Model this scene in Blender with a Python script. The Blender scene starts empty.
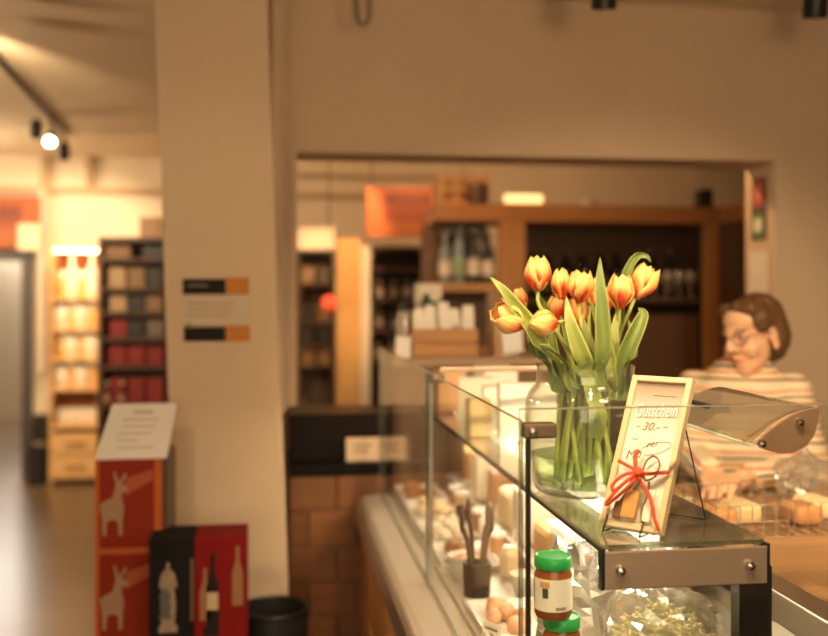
import bpy, bmesh, math, random
from mathutils import Vector, Matrix, noise
random.seed(7)
R = math.radians
sc = bpy.context.scene
col = sc.collection

# ------------------------------------------------------------------ camera
CAM_H, YAW, FPX, HZ = 1.6, math.atan(0.142), 1000.0, 290.0
cs, sn = math.cos(YAW), math.sin(YAW)
cd = bpy.data.cameras.new('camera'); cam = bpy.data.objects.new('camera', cd); col.objects.link(cam)
cam.location = (0, 0, CAM_H); cam.rotation_euler = (R(90), 0, -YAW)
cd.sensor_width = 36; cd.lens = FPX/828*36; cd.shift_y = -(318-HZ)/828; cd.clip_start = .02
cd.dof.use_dof = True; cd.dof.focus_distance = 1.74; cd.dof.aperture_fstop = 1.9
sc.camera = cam
# ------------------------------------------------------------------ world, exposure
sc.view_settings.view_transform = 'Standard'; sc.view_settings.look = 'None'
sc.view_settings.gamma = 1; sc.view_settings.use_curve_mapping = False
sc.view_settings.exposure = 0.16
w = bpy.data.worlds.new('world'); sc.world = w; w.use_nodes = True
w.node_tree.nodes['Background'].inputs[0].default_value = (1, .76, .50, 1)
w.node_tree.nodes['Background'].inputs[1].default_value = .10
sc.cycles.max_bounces = 10; sc.cycles.transparent_max_bounces = 40; sc.cycles.transmission_bounces = 8
sc.cycles.sample_clamp_indirect = 4
def light(name, typ, loc, target, energy, color, size=.1, size_y=None, spot=None, blend=.6):
    d = bpy.data.lights.new(name, typ); o = bpy.data.objects.new(name, d); col.objects.link(o)
    o.location = loc; d.energy = energy; d.color = color
    if typ == 'AREA':
        d.shape = 'RECTANGLE'; d.size = size; d.size_y = size_y or size
    else: d.shadow_soft_size = size
    if typ == 'SPOT': d.spot_size = R(spot or 80); d.spot_blend = blend
    o.rotation_euler = (Vector(target)-Vector(loc)).to_track_quat('-Z', 'Y').to_euler()
    return o
WARM = (1, .72, .42); WARM2 = (1, .58, .26); FILL_COL = (1, .80, .54)
# soft fill light added in the unseen window opening behind the camera
light('window_fill_light', 'AREA', (-.3, -2.9, 1.75), (.3, 1.5, 1.25), 58, FILL_COL, 3.0, 1.8)
# ------------------------------------------------------------------ helpers
def at(x, y, Y):
    xc = (x-414)/FPX; dx = xc*cs+sn; dy = cs-xc*sn; t = Y/dy
    return Vector((dx*t, Y, CAM_H+(HZ-y)/FPX*t))
def ax(x, Y): return at(x, HZ, Y).x
def az(y, Y, x=414): return at(x, y, Y).z

MATS = {}
def M(name, c=(.5,.5,.5), rough=.5, metal=0., var=.12, scale=12., bump=0., emit=0., alpha_coat=0., stretch=(1,1,1), spec=.5):
    if name in MATS: return MATS[name]
    m = bpy.data.materials.new(name); m.use_nodes = True; nt = m.node_tree; N = nt.nodes; L = nt.links
    b = N['Principled BSDF']; b.inputs['Roughness'].default_value = rough; b.inputs['Metallic'].default_value = metal
    b.inputs['Coat Weight'].default_value = alpha_coat; b.inputs['Specular IOR Level'].default_value = spec
    tc = N.new('ShaderNodeTexCoord'); mp = N.new('ShaderNodeMapping'); mp.inputs['Scale'].default_value = stretch
    nz = N.new('ShaderNodeTexNoise'); nz.inputs['Scale'].default_value = scale; nz.inputs['Detail'].default_value = 5
    L.new(tc.outputs['Object'], mp.inputs[0]); L.new(mp.outputs[0], nz.inputs['Vector'])
    mx = N.new('ShaderNodeMix'); mx.data_type = 'RGBA'
    mx.inputs[6].default_value = (*[max(0, v*(1-var)) for v in c], 1); mx.inputs[7].default_value = (*[min(1, v*(1+var)) for v in c], 1)
    L.new(nz.outputs[0], mx.inputs[0]); L.new(mx.outputs[2], b.inputs['Base Color'])
    if bump:
        bp = N.new('ShaderNodeBump'); bp.inputs['Strength'].default_value = bump; bp.inputs['Distance'].default_value = .01
        L.new(nz.outputs[0], bp.inputs['Height']); L.new(bp.outputs[0], b.inputs['Normal'])
    if emit:
        L.new(mx.outputs[2], b.inputs['Emission Color']); b.inputs['Emission Strength'].default_value = emit
    MATS[name] = m; return m
def wood(name, c, scale=3., var=.35, rough=.45, stretch=(1, 12, 12)):
    return M(name, c, rough, 0, var, scale, .05, stretch=stretch)
def glass(name, tint=(1,1,1), f0=.04, power=5., rough=0., body=0., bodycol=(.8,.9,.8)):
    if name in MATS: return MATS[name]
    m = bpy.data.materials.new(name); m.use_nodes = True; nt = m.node_tree; N = nt.nodes; L = nt.links
    N.remove(N['Principled BSDF']); out = N['Material Output']
    tr = N.new('ShaderNodeBsdfTransparent'); tr.inputs[0].default_value = (*tint, 1)
    gl = N.new('ShaderNodeBsdfGlossy'); gl.inputs['Roughness'].default_value = rough; gl.inputs[0].default_value = (1,1,1,1)
    lw = N.new('ShaderNodeLayerWeight'); lw.inputs[0].default_value = .5
    p = N.new('ShaderNodeMath'); p.operation = 'POWER'; p.inputs[1].default_value = power
    ma = N.new('ShaderNodeMath'); ma.operation = 'MULTIPLY_ADD'; ma.inputs[1].default_value = 1-f0; ma.inputs[2].default_value = f0
    mx = N.new('ShaderNodeMixShader')
    L.new(lw.outputs['Facing'], p.inputs[0]); L.new(p.outputs[0], ma.inputs[0]); L.new(ma.outputs[0], mx.inputs[0])
    L.new(gl.outputs[0], mx.inputs[2]); src = tr.outputs[0]
    if body:
        df = N.new('ShaderNodeBsdfDiffuse'); df.inputs[0].default_value = (*bodycol, 1)
        m2 = N.new('ShaderNodeMixShader'); m2.inputs[0].default_value = body
        L.new(src, m2.inputs[1]); L.new(df.outputs[0], m2.inputs[2]); src = m2.outputs[0]
    L.new(src, mx.inputs[1]); L.new(mx.outputs[0], out.inputs[0])
    MATS[name] = m; return m

def tag(o, label=None, cat=None, group=None, kind=None):
    if label: o['label'] = label
    if cat: o['category'] = cat
    if group: o['group'] = group
    if kind: o['kind'] = kind
    return o
def empty(name, loc, rz=0, label=None, cat=None, group=None):
    o = bpy.data.objects.new(name, None); col.objects.link(o); o.location = loc; o.rotation_euler = (0, 0, rz)
    o.empty_display_size = .05
    return tag(o, label, cat, group)
def copy_tree(o, parent=None):
    c = o.copy(); col.objects.link(c); c.parent = parent
    for ch in list(o.children): copy_tree(ch, c)
    return c

class MB:
    def __init__(s): s.v = []; s.f = []; s.mi = []
    def add(s, vs, fs, mi=0):
        k = len(s.v); s.v += [tuple(v) for v in vs]; s.f += [tuple(i+k for i in f) for f in fs]; s.mi += [mi]*len(fs); return s
    def box(s, x0, x1, y0, y1, z0, z1, mi=0):
        return s.add([(x0,y0,z0),(x1,y0,z0),(x1,y1,z0),(x0,y1,z0),(x0,y0,z1),(x1,y0,z1),(x1,y1,z1),(x0,y1,z1)],
              [(0,3,2,1),(4,5,6,7),(0,1,5,4),(1,2,6,5),(2,3,7,6),(3,0,4,7)], mi)
    def lathe(s, prof, c=(0,0,0), n=24, mi=0, cap=True):
        vs = []; fs = []
        for r, z in prof:
            for i in range(n):
                a = 2*math.pi*i/n; vs.append((c[0]+r*math.cos(a), c[1]+r*math.sin(a), c[2]+z))
        for j in range(len(prof)-1):
            for i in range(n):
                k = (i+1) % n; fs.append((j*n+i, j*n+k, (j+1)*n+k, (j+1)*n+i))
        if cap:
            if prof[0][0] > 1e-6: fs.append(tuple(range(n-1, -1, -1)))
            if prof[-1][0] > 1e-6: fs.append(tuple((len(prof)-1)*n+i for i in range(n)))
        return s.add(vs, fs, mi)
    def tube(s, pts, r, n=8, mi=0, close=False):
        pts = [Vector(p) for p in pts]; m = len(pts); vs = []; fs = []
        t0 = (pts[1]-pts[0]).normalized(); up = t0.orthogonal().normalized()
        for i, p in enumerate(pts):
            a = pts[max(0, i-1)]; b = pts[min(m-1, i+1)]
            t = (b-a).normalized() if (b-a).length > 1e-9 else t0
            up = (up - t*up.dot(t)).normalized(); sd = t.cross(up)
            rr = r[i] if hasattr(r, '__len__') else r
            for k in range(n):
                an = 2*math.pi*k/n; vs.append(p+(up*math.cos(an)+sd*math.sin(an))*rr)
        for i in range(m-1):
            for k in range(n):
                q = (k+1) % n; fs.append((i*n+k, i*n+q, (i+1)*n+q, (i+1)*n+k))
        if close:
            for k in range(n):
                q = (k+1) % n; fs.append(((m-1)*n+k, (m-1)*n+q, q, k))
        else:
            fs.append(tuple(range(n-1, -1, -1))); fs.append(tuple((m-1)*n+k for k in range(n)))
        return s.add(vs, fs, mi)
    def prism(s, poly, axis, a, b, mi=0):
        """poly: 2D points (ccw); extruded along axis from a to b"""
        def P(u, v, t): return {'x': (t, u, v), 'y': (u, t, v), 'z': (u, v, t)}[axis]
        n = len(poly); vs = [P(u, v, a) for u, v in poly]+[P(u, v, b) for u, v in poly]
        fs = [tuple(range(n-1, -1, -1)), tuple(range(n, 2*n))]+[(i, (i+1) % n, n+(i+1) % n, n+i) for i in range(n)]
        return s.add(vs, fs, mi)
    def build(s, name, mat, parent=None, smooth=False, bevel=0, loc=None, rot=None, seg=2):
        me = bpy.data.meshes.new(name); me.from_pydata(s.v, [], s.f)
        bm = bmesh.new(); bm.from_mesh(me); bmesh.ops.recalc_face_normals(bm, faces=bm.faces); bm.to_mesh(me); bm.free()
        for m in (mat if isinstance(mat, (list, tuple)) else [mat]): me.materials.append(m)
        if any(s.mi): me.polygons.foreach_set('material_index', s.mi)
        if smooth:
            me.polygons.foreach_set('use_smooth', [True]*len(me.polygons))
            if smooth != 2: me.set_sharp_from_angle(angle=R(40))
        o = bpy.data.objects.new(name, me); col.objects.link(o); o.parent = parent
        if loc: o.location = loc
        if rot: o.rotation_euler = rot
        if bevel:
            b = o.modifiers.new('bevel', 'BEVEL'); b.width = bevel; b.segments = seg; b.limit_method = 'ANGLE'
        return o
def box(name, x0, x1, y0, y1, z0, z1, mat, parent=None, bevel=0):
    return MB().box(x0, x1, y0, y1, z0, z1).build(name, mat, parent, bevel=bevel)
def cr(pts, n=6):
    """Catmull-Rom through pts"""
    P = [Vector(p) for p in pts]; P = [2*P[0]-P[1]]+P+[2*P[-1]-P[-2]]; out = []
    for i in range(1, len(P)-2):
        for k in range(n):
            t = k/n; a, b, c, d = P[i-1], P[i], P[i+1], P[i+2]
            out.append(.5*((2*b)+(c-a)*t+(2*a-5*b+4*c-d)*t*t+(3*b-a-3*c+d)*t**3))
    out.append(P[-2]); return out
def struct(o): o['kind'] = 'structure'; return o
def text(name, s, size, mat, parent, loc, rot, shear=0., align='LEFT', ext=.0004, sx=1., fat=0.):
    cu = bpy.data.curves.new(name, 'FONT'); cu.body = s; cu.size = size; cu.shear = shear; cu.extrude = ext; cu.align_x = align; cu.offset = fat
    o = bpy.data.objects.new(name, cu); col.objects.link(o)
    dg = bpy.context.evaluated_depsgraph_get(); me = bpy.data.meshes.new_from_object(o.evaluated_get(dg))
    bpy.data.objects.remove(o); bpy.data.curves.remove(cu)
    me.materials.clear(); me.materials.append(mat)
    o = bpy.data.objects.new(name, me); col.objects.link(o); o.parent = parent; o.location = loc; o.rotation_euler = rot; o.scale = (sx, 1, 1)
    return o

# ------------------------------------------------------------------ materials
PLASTER = M('plaster_warm', (.64, .48, .32), .85, var=.06, scale=5, bump=.12)
PLASTER2 = M('plaster_cream', (.74, .62, .46), .85, var=.05, scale=4, bump=.1)
CEIL = M('ceiling_paint', (.74, .60, .42), .9, var=.05, scale=3, bump=.05)
FLOOR = M('floor_screed', (.135, .088, .052), .30, var=.35, scale=2.2, bump=.03)
STEEL = M('brushed_steel', (.56, .50, .43), .34, 1., var=.12, scale=30, stretch=(1, 1, 30))
STEELP = M('steel_plate', (.50, .37, .26), .42, .7, var=.12, scale=40, stretch=(1, 1, 25))
CHROME = M('chrome', (.75, .70, .62), .15, 1., var=.05)
BLACK = M('black_metal', (.018, .016, .015), .4, .3, var=.1)
DARKP = M('dark_panel', (.022, .017, .013), .35, var=.2)
WPLANK = wood('counter_oak', (.42, .20, .075))
WDARK = wood('dark_walnut', (.09, .042, .018))
WMID = wood('shelf_pine', (.50, .25, .09))
WLIGHT = wood('light_pine', (.72, .44, .18))
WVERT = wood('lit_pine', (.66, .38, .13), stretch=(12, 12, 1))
CREAM = M('cream_board', (.78, .70, .56), .6, var=.04)
PAPER = M('white_paper', (.88, .84, .77), .75, var=.02)
INK = M('grey_ink', (.25, .22, .20), .8, var=.05)
GPANE = glass('pane_glass', (.97, .98, .955), .03, 9.)
GEDGE = glass('glass_edge', (.42, .44, .36), .10, 3, .15, .22, (.22, .26, .18))
GLINE = glass('glass_polished_edge', (.55, .6, .55), .25, 2, .12, .45, (.85, .80, .72))

# ================================================================== STRUCTURE
CEIL_Z = 2.76
struct(box('floor', -5, 5, -3.1, 13, -.1, 0, FLOOR))
struct(box('ceiling', -5, 5, -3.1, 13, CEIL_Z, CEIL_Z+.1, CEIL))
Y_D = 3.9
xl, xr = ax(297, Y_D), ax(775, Y_D); zh = az(156, Y_D, 500)
m = MB(); m.box(-.30, xl, Y_D, Y_D+.26, 0, CEIL_Z); m.box(xl, xr, Y_D, Y_D+.26, zh, CEIL_Z); m.box(xr, 5, Y_D, Y_D+.26, 0, CEIL_Z)
struct(m.build('wall_middle', PLASTER))
Y_B = 9.0
# far wall with the doorway on the left
xd0, xd1 = ax(-60, Y_B), ax(30, Y_B); zd = az(256, Y_B, 10)
m = MB(); m.box(-5, xd0, Y_B, Y_B+.2, 0, CEIL_Z); m.box(xd0, xd1, Y_B, Y_B+.2, zd, CEIL_Z); m.box(xd1, 5, Y_B, Y_B+.2, 0, CEIL_Z)
struct(m.build('wall_back', PLASTER2))
struct(box('wall_right', 5, 5.1, -3.1, 13, 0, CEIL_Z, PLASTER))
struct(box('wall_left', -5.1, -5, -3.1, 13, 0, CEIL_Z, PLASTER))
struct(box('wall_hall', -5, 5, 12.9, 13, 0, CEIL_Z, M('hall_paint', (.55, .45, .33), .9, var=.05)))
m = MB(); m.box(-5, -1.9, -3.1, -3.0, 0, CEIL_Z); m.box(1.9, 5, -3.1, -3.0, 0, CEIL_Z); m.box(-1.9, 1.9, -3.1, -3.0, 0, .8); m.box(-1.9, 1.9, -3.1, -3.0, 2.7, CEIL_Z)
struct(m.build('wall_front', PLASTER))
# dark door frame of the far doorway
fr = M('dark_doorframe', (.06, .05, .045), .5)
d = struct(MB().box(xd1-.06, xd1+.03, Y_B-.05, Y_B+.22, 0, zd+.06).build('door_1', fr))
box('door_lintel', xd0, xd1-.06, Y_B-.05, Y_B+.22, zd-.04, zd+.06, fr, d)
# pillar, a little out of plumb
Yp = 3.32
def pl(px0, px1):  # left/right edge at two heights -> linear in z
    return px0, px1
def edge(xt, yt, xb, yb, Y, z):
    A = at(xt, yt, Y); B = at(xb, yb, Y); t = (z-B.z)/(A.z-B.z); return B.x+(A.x-B.x)*t
vs = []
for z in (0, CEIL_Z):
    a = edge(155, 0, 172, 530, Yp, z); b = edge(268, 0, 283, 430, Yp, z)
    vs += [(a, Yp, z), (b, Yp, z), (b, 3.74, z), (a, 3.74, z)]
m = MB().add(vs, [(0,3,2,1),(4,5,6,7),(0,1,5,4),(1,2,6,5),(2,3,7,6),(3,0,4,7)])
struct(m.build('wall_pillar', PLASTER, bevel=.012))
# conduit beside the pillar
o = MB().tube([(ax(280, 3.84), 3.80, 1.15), (ax(280, 3.84), 3.80, CEIL_Z-.002)], .028, 12).build('trim_1', PLASTER, smooth=True); struct(o)
# pipes on the far wall
pipe = M('painted_pipe', (.50, .36, .22), .6)
for i, (x0, x1, y, r) in enumerate([(-120, 168, 190, .028), (288, 470, 177, .022), (288, 372, 196, .026)]):
    zz = az(y, Y_B-.06, (x0+x1)/2)
    struct(MB().tube([(ax(x0, Y_B-.06), Y_B-.06, zz), (ax(x1, Y_B-.06), Y_B-.06, zz)], r, 10).build('trim_%d' % (i+2), pipe, smooth=True))
zp = az(190, Y_B-.06, 45)
struct(MB().tube([(ax(43, Y_B-.06), Y_B-.1, .9), (ax(43, Y_B-.06), Y_B-.1, zp)], .045, 10).build('trim_5', M('grey_pipe', (.55, .47, .37), .6), smooth=True))
for i, px in enumerate((45, 90)):
    struct(MB().tube([(ax(px, Y_B-.06), Y_B-.06, zp+.02), (ax(px, Y_B-.06), Y_B-.06, zp+.42)], .04, 8).build('trim_%d' % (6+i), pipe, smooth=True))

# ================================================================== THE DISPLAY COUNTER
YN, YM, YF = 1.47, 2.40, 3.46
XP = .373                       # customer pane
SH_Z = 1.21; SX0, SX1 = .500, .762    # glass shelf
ctr = empty('display_counter', (0, 0, 0), 0, 'long glass deli display counter with oak front running into the shop', 'counter')
# oak front boards (planks run along the counter)
nb = 5
for k in range(nb):
    z0 = .06+k*.155
    box('plank', .306+.003*(k % 2), .335, YN-.03, YF, z0, z0+.15, wood('counter_oak_front', (.46, .21, .07), stretch=(12, 1, 12)), ctr, .004)
box('plinth', .34, .76, YN, YF, 0, .06, BLACK, ctr)
box('body', .336, .79, YN-.02, YF, .06, .84, DARKP, ctr)
# steel customer ledge with a rounded nose
prof = [(.300, .850), (.296, .862), (.300, .874), (.312, .884), (.405, .897), (.405, .84), (.312, .84)]
MB().prism(prof[::-1], 'y', YN-.05, YF).build('ledge', M('ledge_steel', (.66, .58, .48), .32, .35, var=.06, scale=20), ctr, bevel=.002)
box('ledge_rail', .284, .296, YN-.05, YF, .80, .866, STEEL, ctr, .003)
box('deck', .41, .79, YN+.02, YF-.01, .84, .905, M('deck_steel', (.62, .55, .46), .35, .5), ctr, .003)
box('riser', .60, .79, YN+.43, YF-.02, .905, .96, M('deck_steel'), ctr, .003)
box('rear_panel', .775, .79, YN+.36, YF, .96, 1.16, M('rear_glass', (.16, .12, .09), .15), ctr)
box('rear_post', .735, .79, YN+.03, YN+.06, .905, 1.16, DARKP, ctr)
def pane(name, x0, x1, y0, y1, z0, z1, thin):
    """glass sheet whose narrow faces carry the edge material"""
    m = MB().box(x0, x1, y0, y1, z0, z1)
    idx = {'x': (3, 5), 'y': (2, 4), 'z': (0, 1)}[thin]
    m.mi = [0 if i in idx else 1 for i in range(6)]
    return m.build(name, [GPANE, GEDGE], ctr)
pane('front_pane', XP-.004, XP+.004, YN+.006, YM-.004, .897, 1.402, 'x')
pane('front_pane', XP-.004, XP+.004, YM+.004, YF, .897, 1.402, 'x')
p = pane('end_pane', XP-.004, .876, YN-.004, YN+.004, .90, 1.4195, 'y')
p = pane('divider_pane', XP+.006, .78, YM-.003, YM+.003, 1.225, 1.40, 'y')
box('end_pane_edge', XP-.004, .876, YN-.0045, YN+.0045, 1.4195, 1.4215, GLINE, ctr)
box('divider_rail', XP+.03, .80, YM-.006, YM+.006, 1.400, 1.412, STEELP, ctr, .002)
# posts and clamps
box('post', XP+.0085, XP+.0155, YN+.006, YN+.013, .905, 1.385, BLACK, ctr)
box('post', XP+.006, XP+.014, YM-.004, YM+.004, .905, 1.385, STEEL, ctr)
def clamp(x, y, L):
    c = box('clamp', x-.002, x+L, y-.004, y+.020, 1.374, 1.398, M('clamp_bronze', (.20, .13, .085), .45, .5), ctr, .004)
    MB().lathe([(.0, 0), (.006, 0), (.007, .003), (.005, .006), (0, .007)], n=14).build('bolt', STEEL, c, True, loc=(x+.012, y-.004, 1.386), rot=(R(90), 0, 0))
clamp(XP+.006, YN+.006, .050); clamp(XP+.006, YM-.012, .035)
# glass shelf with its steel light profile
sg = MB().box(SX0, SX1, YN+.002, YF-.05, SH_Z-.007, SH_Z)
sg.mi = [0, 0, 1, 1, 1, 1]
sg.build('shelf_glass', [glass('shelf_glass', (.80, .82, .76), .12, 2.6, .03, .30, (.50, .45, .38)), GEDGE], ctr)
pl_ = box('shelf_end_plate', SX0, SX1, YN-.010, YN-.0046, SH_Z-.066, SH_Z-.0075, STEELP, ctr, .002)
for x in (SX0+.024, SX1-.030):
    MB().lathe([(0, 0), (.0075, 0), (.0085, .003), (.006, .008), (0, .0095)], n=14).build('bolt', CHROME, pl_, True, loc=(x, YN-.010, SH_Z-.036), rot=(R(90), 0, 0))
box('shelf_rail', SX0, SX0+.006, YN+.005, YF-.05, SH_Z-.014, SH_Z-.0075, BLACK, ctr)
box('shelf_rail', SX1-.006, SX1, YN+.005, YF-.05, SH_Z-.014, SH_Z-.0075, BLACK, ctr)
box('shelf_end_cap', SX0-.006, SX0-.0005, YN-.010, YN+.006, SH_Z-.066, SH_Z-.004, BLACK, ctr)
box('shelf_end_cap', SX1+.0005, SX1+.004, YN-.010, YN+.03, SH_Z-.066, SH_Z-.004, BLACK, ctr)
for k in range(3):
    yy = YN+.10+k*.62
    box('light_strip', .60, .63, yy, yy+.50, SH_Z-.022, SH_Z-.0085, M('case_light', (1, .84, .62), .5, var=.01, emit=30), ctr)
# teardrop canopy at the staff side
tx0, tx1 = .742, .848; zt, zb = 1.416, 1.345
tear = []
n = 14
for i in range(n+1):   # upper curve from left tip to top right
    t = i/n; tear.append((tx0+(tx1-tx0)*t, 1.362+(zt-1.362)*math.sin(t*math.pi/2)**.9))
low = []
for i in range(1, n+1):
    t = i/n; a = t*math.pi/2
    low.append((tx1-(tx1-tx0)*(1-math.cos(a))*1.0*.98, zt-.012-(zt-zb-.012)*math.sin(a)**1.0 if t < .75 else None))
# lower contour: from top right corner, belly, back to the tip
low = [(tx1-.001, 1.396), (tx1-.007, 1.374), (tx1-.020, 1.357), (tx1-.040, 1.346), (tx1-.066, 1.345), (tx1-.090, 1.352)]
poly = tear+low
cp = MB().prism(poly[::-1], 'y', YN-.010, YN-.0046).build('canopy_plate', M('canopy_steel', (.40, .25, .145), .5, .6, var=.15, scale=40), ctr, bevel=.0012)
for bx, bz in ((tx0+.009, 1.362), (tx1-.034, 1.394)):
    MB().lathe([(0, 0), (.0065, 0), (.0075, .003), (.005, .008), (0, .009)], n=14).build('bolt', CHROME, cp, True, loc=(bx, YN-.010, bz), rot=(R(90), 0, 0))
YC = 1.80
MB().prism(poly[::-1], 'y', YC, YC+.006).build('canopy_plate', M('canopy_steel'), ctr, bevel=.0012)
vs, fs = [], []
for i, (u, v) in enumerate(tear):
    for yy in (YN+.006, YC): vs.append((u, yy, v))
    for yy in (YN+.006, YC): vs.append((u, yy, v-.003))
for i in range(len(tear)-1):
    a = 4*i; b = 4*(i+1); fs += [(a, a+1, b+1, b), (a+2, b+2, b+3, a+3), (a, b, b+2, a+2), (a+1, a+3, b+3, b+1)]
fs += [(0, 2, 3, 1)]; e = 4*(len(tear)-1); fs += [(e, e+1, e+3, e+2)]
MB().add(vs, fs).build('canopy_glass', glass('canopy_glass', (.86, .84, .78), .10, 2.5, .05, .22, (.55, .48, .38)), ctr, True)
MB().tube([(tx0+.002, YN+.006, 1.357), (tx0+.002, YC, 1.357)], .0035, 8).build('canopy_rod', M('rod_white', (.90, .88, .84), .2, .2), ctr, True)
box('canopy_light', tx0+.03, tx0+.075, YC-.10, YC-.004, 1.378, 1.394, DARKP, ctr, .003)

# staff side worktop
WZ = 1.05
st = empty('staff_counter', (.88, 1.42, 0), 0, 'cream staff work counter with brown wooden top behind the glass case', 'counter')
box('body', .01, .75, 0, 1.22, 0, WZ-.04, CREAM, st)
box('worktop', .055, .78, -.02, 1.26, WZ-.04, WZ, wood('worktop_wood', (.40, .22, .10), stretch=(1, 10, 10)), st, .004)
box('edge_rail', .0, .054, -.02, 1.26, WZ-.038, WZ+.02, STEEL, st, .004)
for k in range(2):
    box('notice', .0085, .0098, .02+k*.30, .22+k*.30, WZ-.26, WZ-.08, PAPER, st)

# ================================================================== VASE AND TULIPS
VC = Vector((.600, 1.87, SH_Z+.001))
H0 = .272
prof_o = [(.050, 0), (.088, .001), (.096, .008), (.104, .04), (.113, .10), (.117, .16), (.115, .195), (.108, .215), (.0965, .228), (.0935, .238), (.0935, .262), (.0955, .270), (.096, H0)]
prof_i = [(.0925, H0), (.0905, .262), (.0905, .238), (.093, .227), (.104, .213), (.111, .195), (.113, .16), (.109, .10), (.100, .04), (.092, .016), (.05, .013), (0, .013)]
KZ = .90; H = H0*KZ
prof_o = [(r, z*KZ) for r, z in prof_o]; prof_i = [(r, z*KZ if z > .02 else z) for r, z in prof_i]
vz = MB().lathe(prof_o+prof_i, n=48, cap=False).add([], [])
vz.f.append(tuple(range(47, -1, -1))); vz.mi.append(0)
vase = vz.build('glass_vase', glass('vase_glass', (.965, .975, .955), .04, 3.6, .0, .018, (.85, .85, .78)), None, True, loc=VC)
tag(vase, 'round clear glass vase holding the orange tulips on the glass shelf', 'vase')
wp = [(0, .0145), (.05, .0145), (.0905, .018), (.0985, .04), (.1045, .072), (0, .0725)]
wat = MB().lathe(wp, n=40, cap=False).build('water', glass('vase_water', (.82, .89, .72), .03, 5, 0, .07, (.50, .62, .28)), None, True, loc=VC)
tag(wat, 'shallow greenish water in the bottom of the tulip vase', 'water')

def petal_mat():
    m = bpy.data.materials.new('tulip_petal'); m.use_nodes = True; nt = m.node_tree; N = nt.nodes; L = nt.links
    b = N['Principled BSDF']; b.inputs['Roughness'].default_value = .45; b.inputs['Subsurface Weight'].default_value = .15
    b.inputs['Subsurface Radius'].default_value = (.01, .005, .002); b.inputs['Subsurface Scale'].default_value = .3
    au = N.new('ShaderNodeAttribute'); au.attribute_name = 'pu'; av = N.new('ShaderNodeAttribute'); av.attribute_name = 'pv'
    tc = N.new('ShaderNodeTexCoord'); nz = N.new('ShaderNodeTexNoise'); nz.inputs['Scale'].default_value = 3
    cx = N.new('ShaderNodeCombineXYZ'); L.new(av.outputs['Fac'], cx.inputs[0]); 
    mu = N.new('ShaderNodeMath'); mu.operation = 'MULTIPLY'; mu.inputs[1].default_value = .25; L.new(au.outputs['Fac'], mu.inputs[0]); L.new(mu.outputs[0], cx.inputs[1])
    oi = N.new('ShaderNodeObjectInfo'); L.new(oi.outputs['Random'], cx.inputs[2])
    nz.inputs['Detail'].default_value = 4; nz.inputs['Scale'].default_value = 8; L.new(cx.outputs[0], nz.inputs['Vector'])
    # flame = (1-|v|*1.5) * bump(u around .3)
    a1 = N.new('ShaderNodeMath'); a1.operation = 'ABSOLUTE'; L.new(av.outputs['Fac'], a1.inputs[0])
    a2 = N.new('ShaderNodeMath'); a2.operation = 'MULTIPLY_ADD'; a2.inputs[1].default_value = -1.25; a2.inputs[2].default_value = .95; L.new(a1.outputs[0], a2.inputs[0])
    u1 = N.new('ShaderNodeMapRange'); u1.inputs[1].default_value = .72; u1.inputs[2].default_value = .22; L.new(au.outputs['Fac'], u1.inputs[0])
    f1 = N.new('ShaderNodeMath'); f1.operation = 'MULTIPLY'; L.new(a2.outputs[0], f1.inputs[0]); L.new(u1.outputs[0], f1.inputs[1])
    f2 = N.new('ShaderNodeMath'); f2.operation = 'MULTIPLY_ADD'; f2.inputs[1].default_value = .9; L.new(nz.outputs[0], f2.inputs[0]); L.new(f1.outputs[0], f2.inputs[2])
    rp = N.new('ShaderNodeValToRGB'); L.new(f2.outputs[0], rp.inputs[0]); e = rp.color_ramp.elements
    e[0].position = .34; e[0].color = (.94, .64, .22, 1); e[1].position = 1.02; e[1].color = (.78, .045, .015, 1)
    k = e.new(.56); k.color = (.92, .45, .12, 1); k = e.new(.84); k.color = (.86, .19, .045, 1)
    L.new(rp.outputs[0], b.inputs['Base Color'])
    return m
PETAL = petal_mat()
def leafmat(name, c):
    """fine lengthwise veins from the 'lv' attribute across the leaf, paler margins"""
    m = M(name, c, .42, 0, .22, 40, .0); nt = m.node_tree; N = nt.nodes; L = nt.links; b = N['Principled BSDF']
    av = N.new('ShaderNodeAttribute'); av.attribute_name = 'lv'
    sn_ = N.new('ShaderNodeMath'); sn_.operation = 'SINE'; mu = N.new('ShaderNodeMath'); mu.operation = 'MULTIPLY'; mu.inputs[1].default_value = 26
    L.new(av.outputs['Fac'], mu.inputs[0]); L.new(mu.outputs[0], sn_.inputs[0])
    ab = N.new('ShaderNodeMath'); ab.operation = 'ABSOLUTE'; L.new(av.outputs['Fac'], ab.inputs[0])
    pw = N.new('ShaderNodeMath'); pw.operation = 'POWER'; pw.inputs[1].default_value = 5; L.new(ab.outputs[0], pw.inputs[0])
    fa = N.new('ShaderNodeMath'); fa.operation = 'MULTIPLY_ADD'; fa.inputs[1].default_value = .16; L.new(sn_.outputs[0], fa.inputs[0]); L.new(pw.outputs[0], fa.inputs[2]); fa.use_clamp = True
    mx = N.new('ShaderNodeMix'); mx.data_type = 'RGBA'; old = b.inputs['Base Color'].links[0].from_socket
    h5 = N.new('ShaderNodeMath'); h5.operation = 'MULTIPLY'; h5.inputs[1].default_value = .5; L.new(fa.outputs[0], h5.inputs[0]); L.new(h5.outputs[0], mx.inputs[0]); L.new(old, mx.inputs[6]); mx.inputs[7].default_value = (min(1, c[0]*2.2+.08), min(1, c[1]*1.9+.06), c[2]*2.0+.03, 1)
    L.new(mx.outputs[2], b.inputs['Base Color']); return m
STEM = leafmat('tulip_stem', (.42, .48, .12)); LEAF = leafmat('tulip_leaf', (.15, .205, .042)); LEAFL = leafmat('tulip_leaf_pale', (.27, .32, .072))

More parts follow.
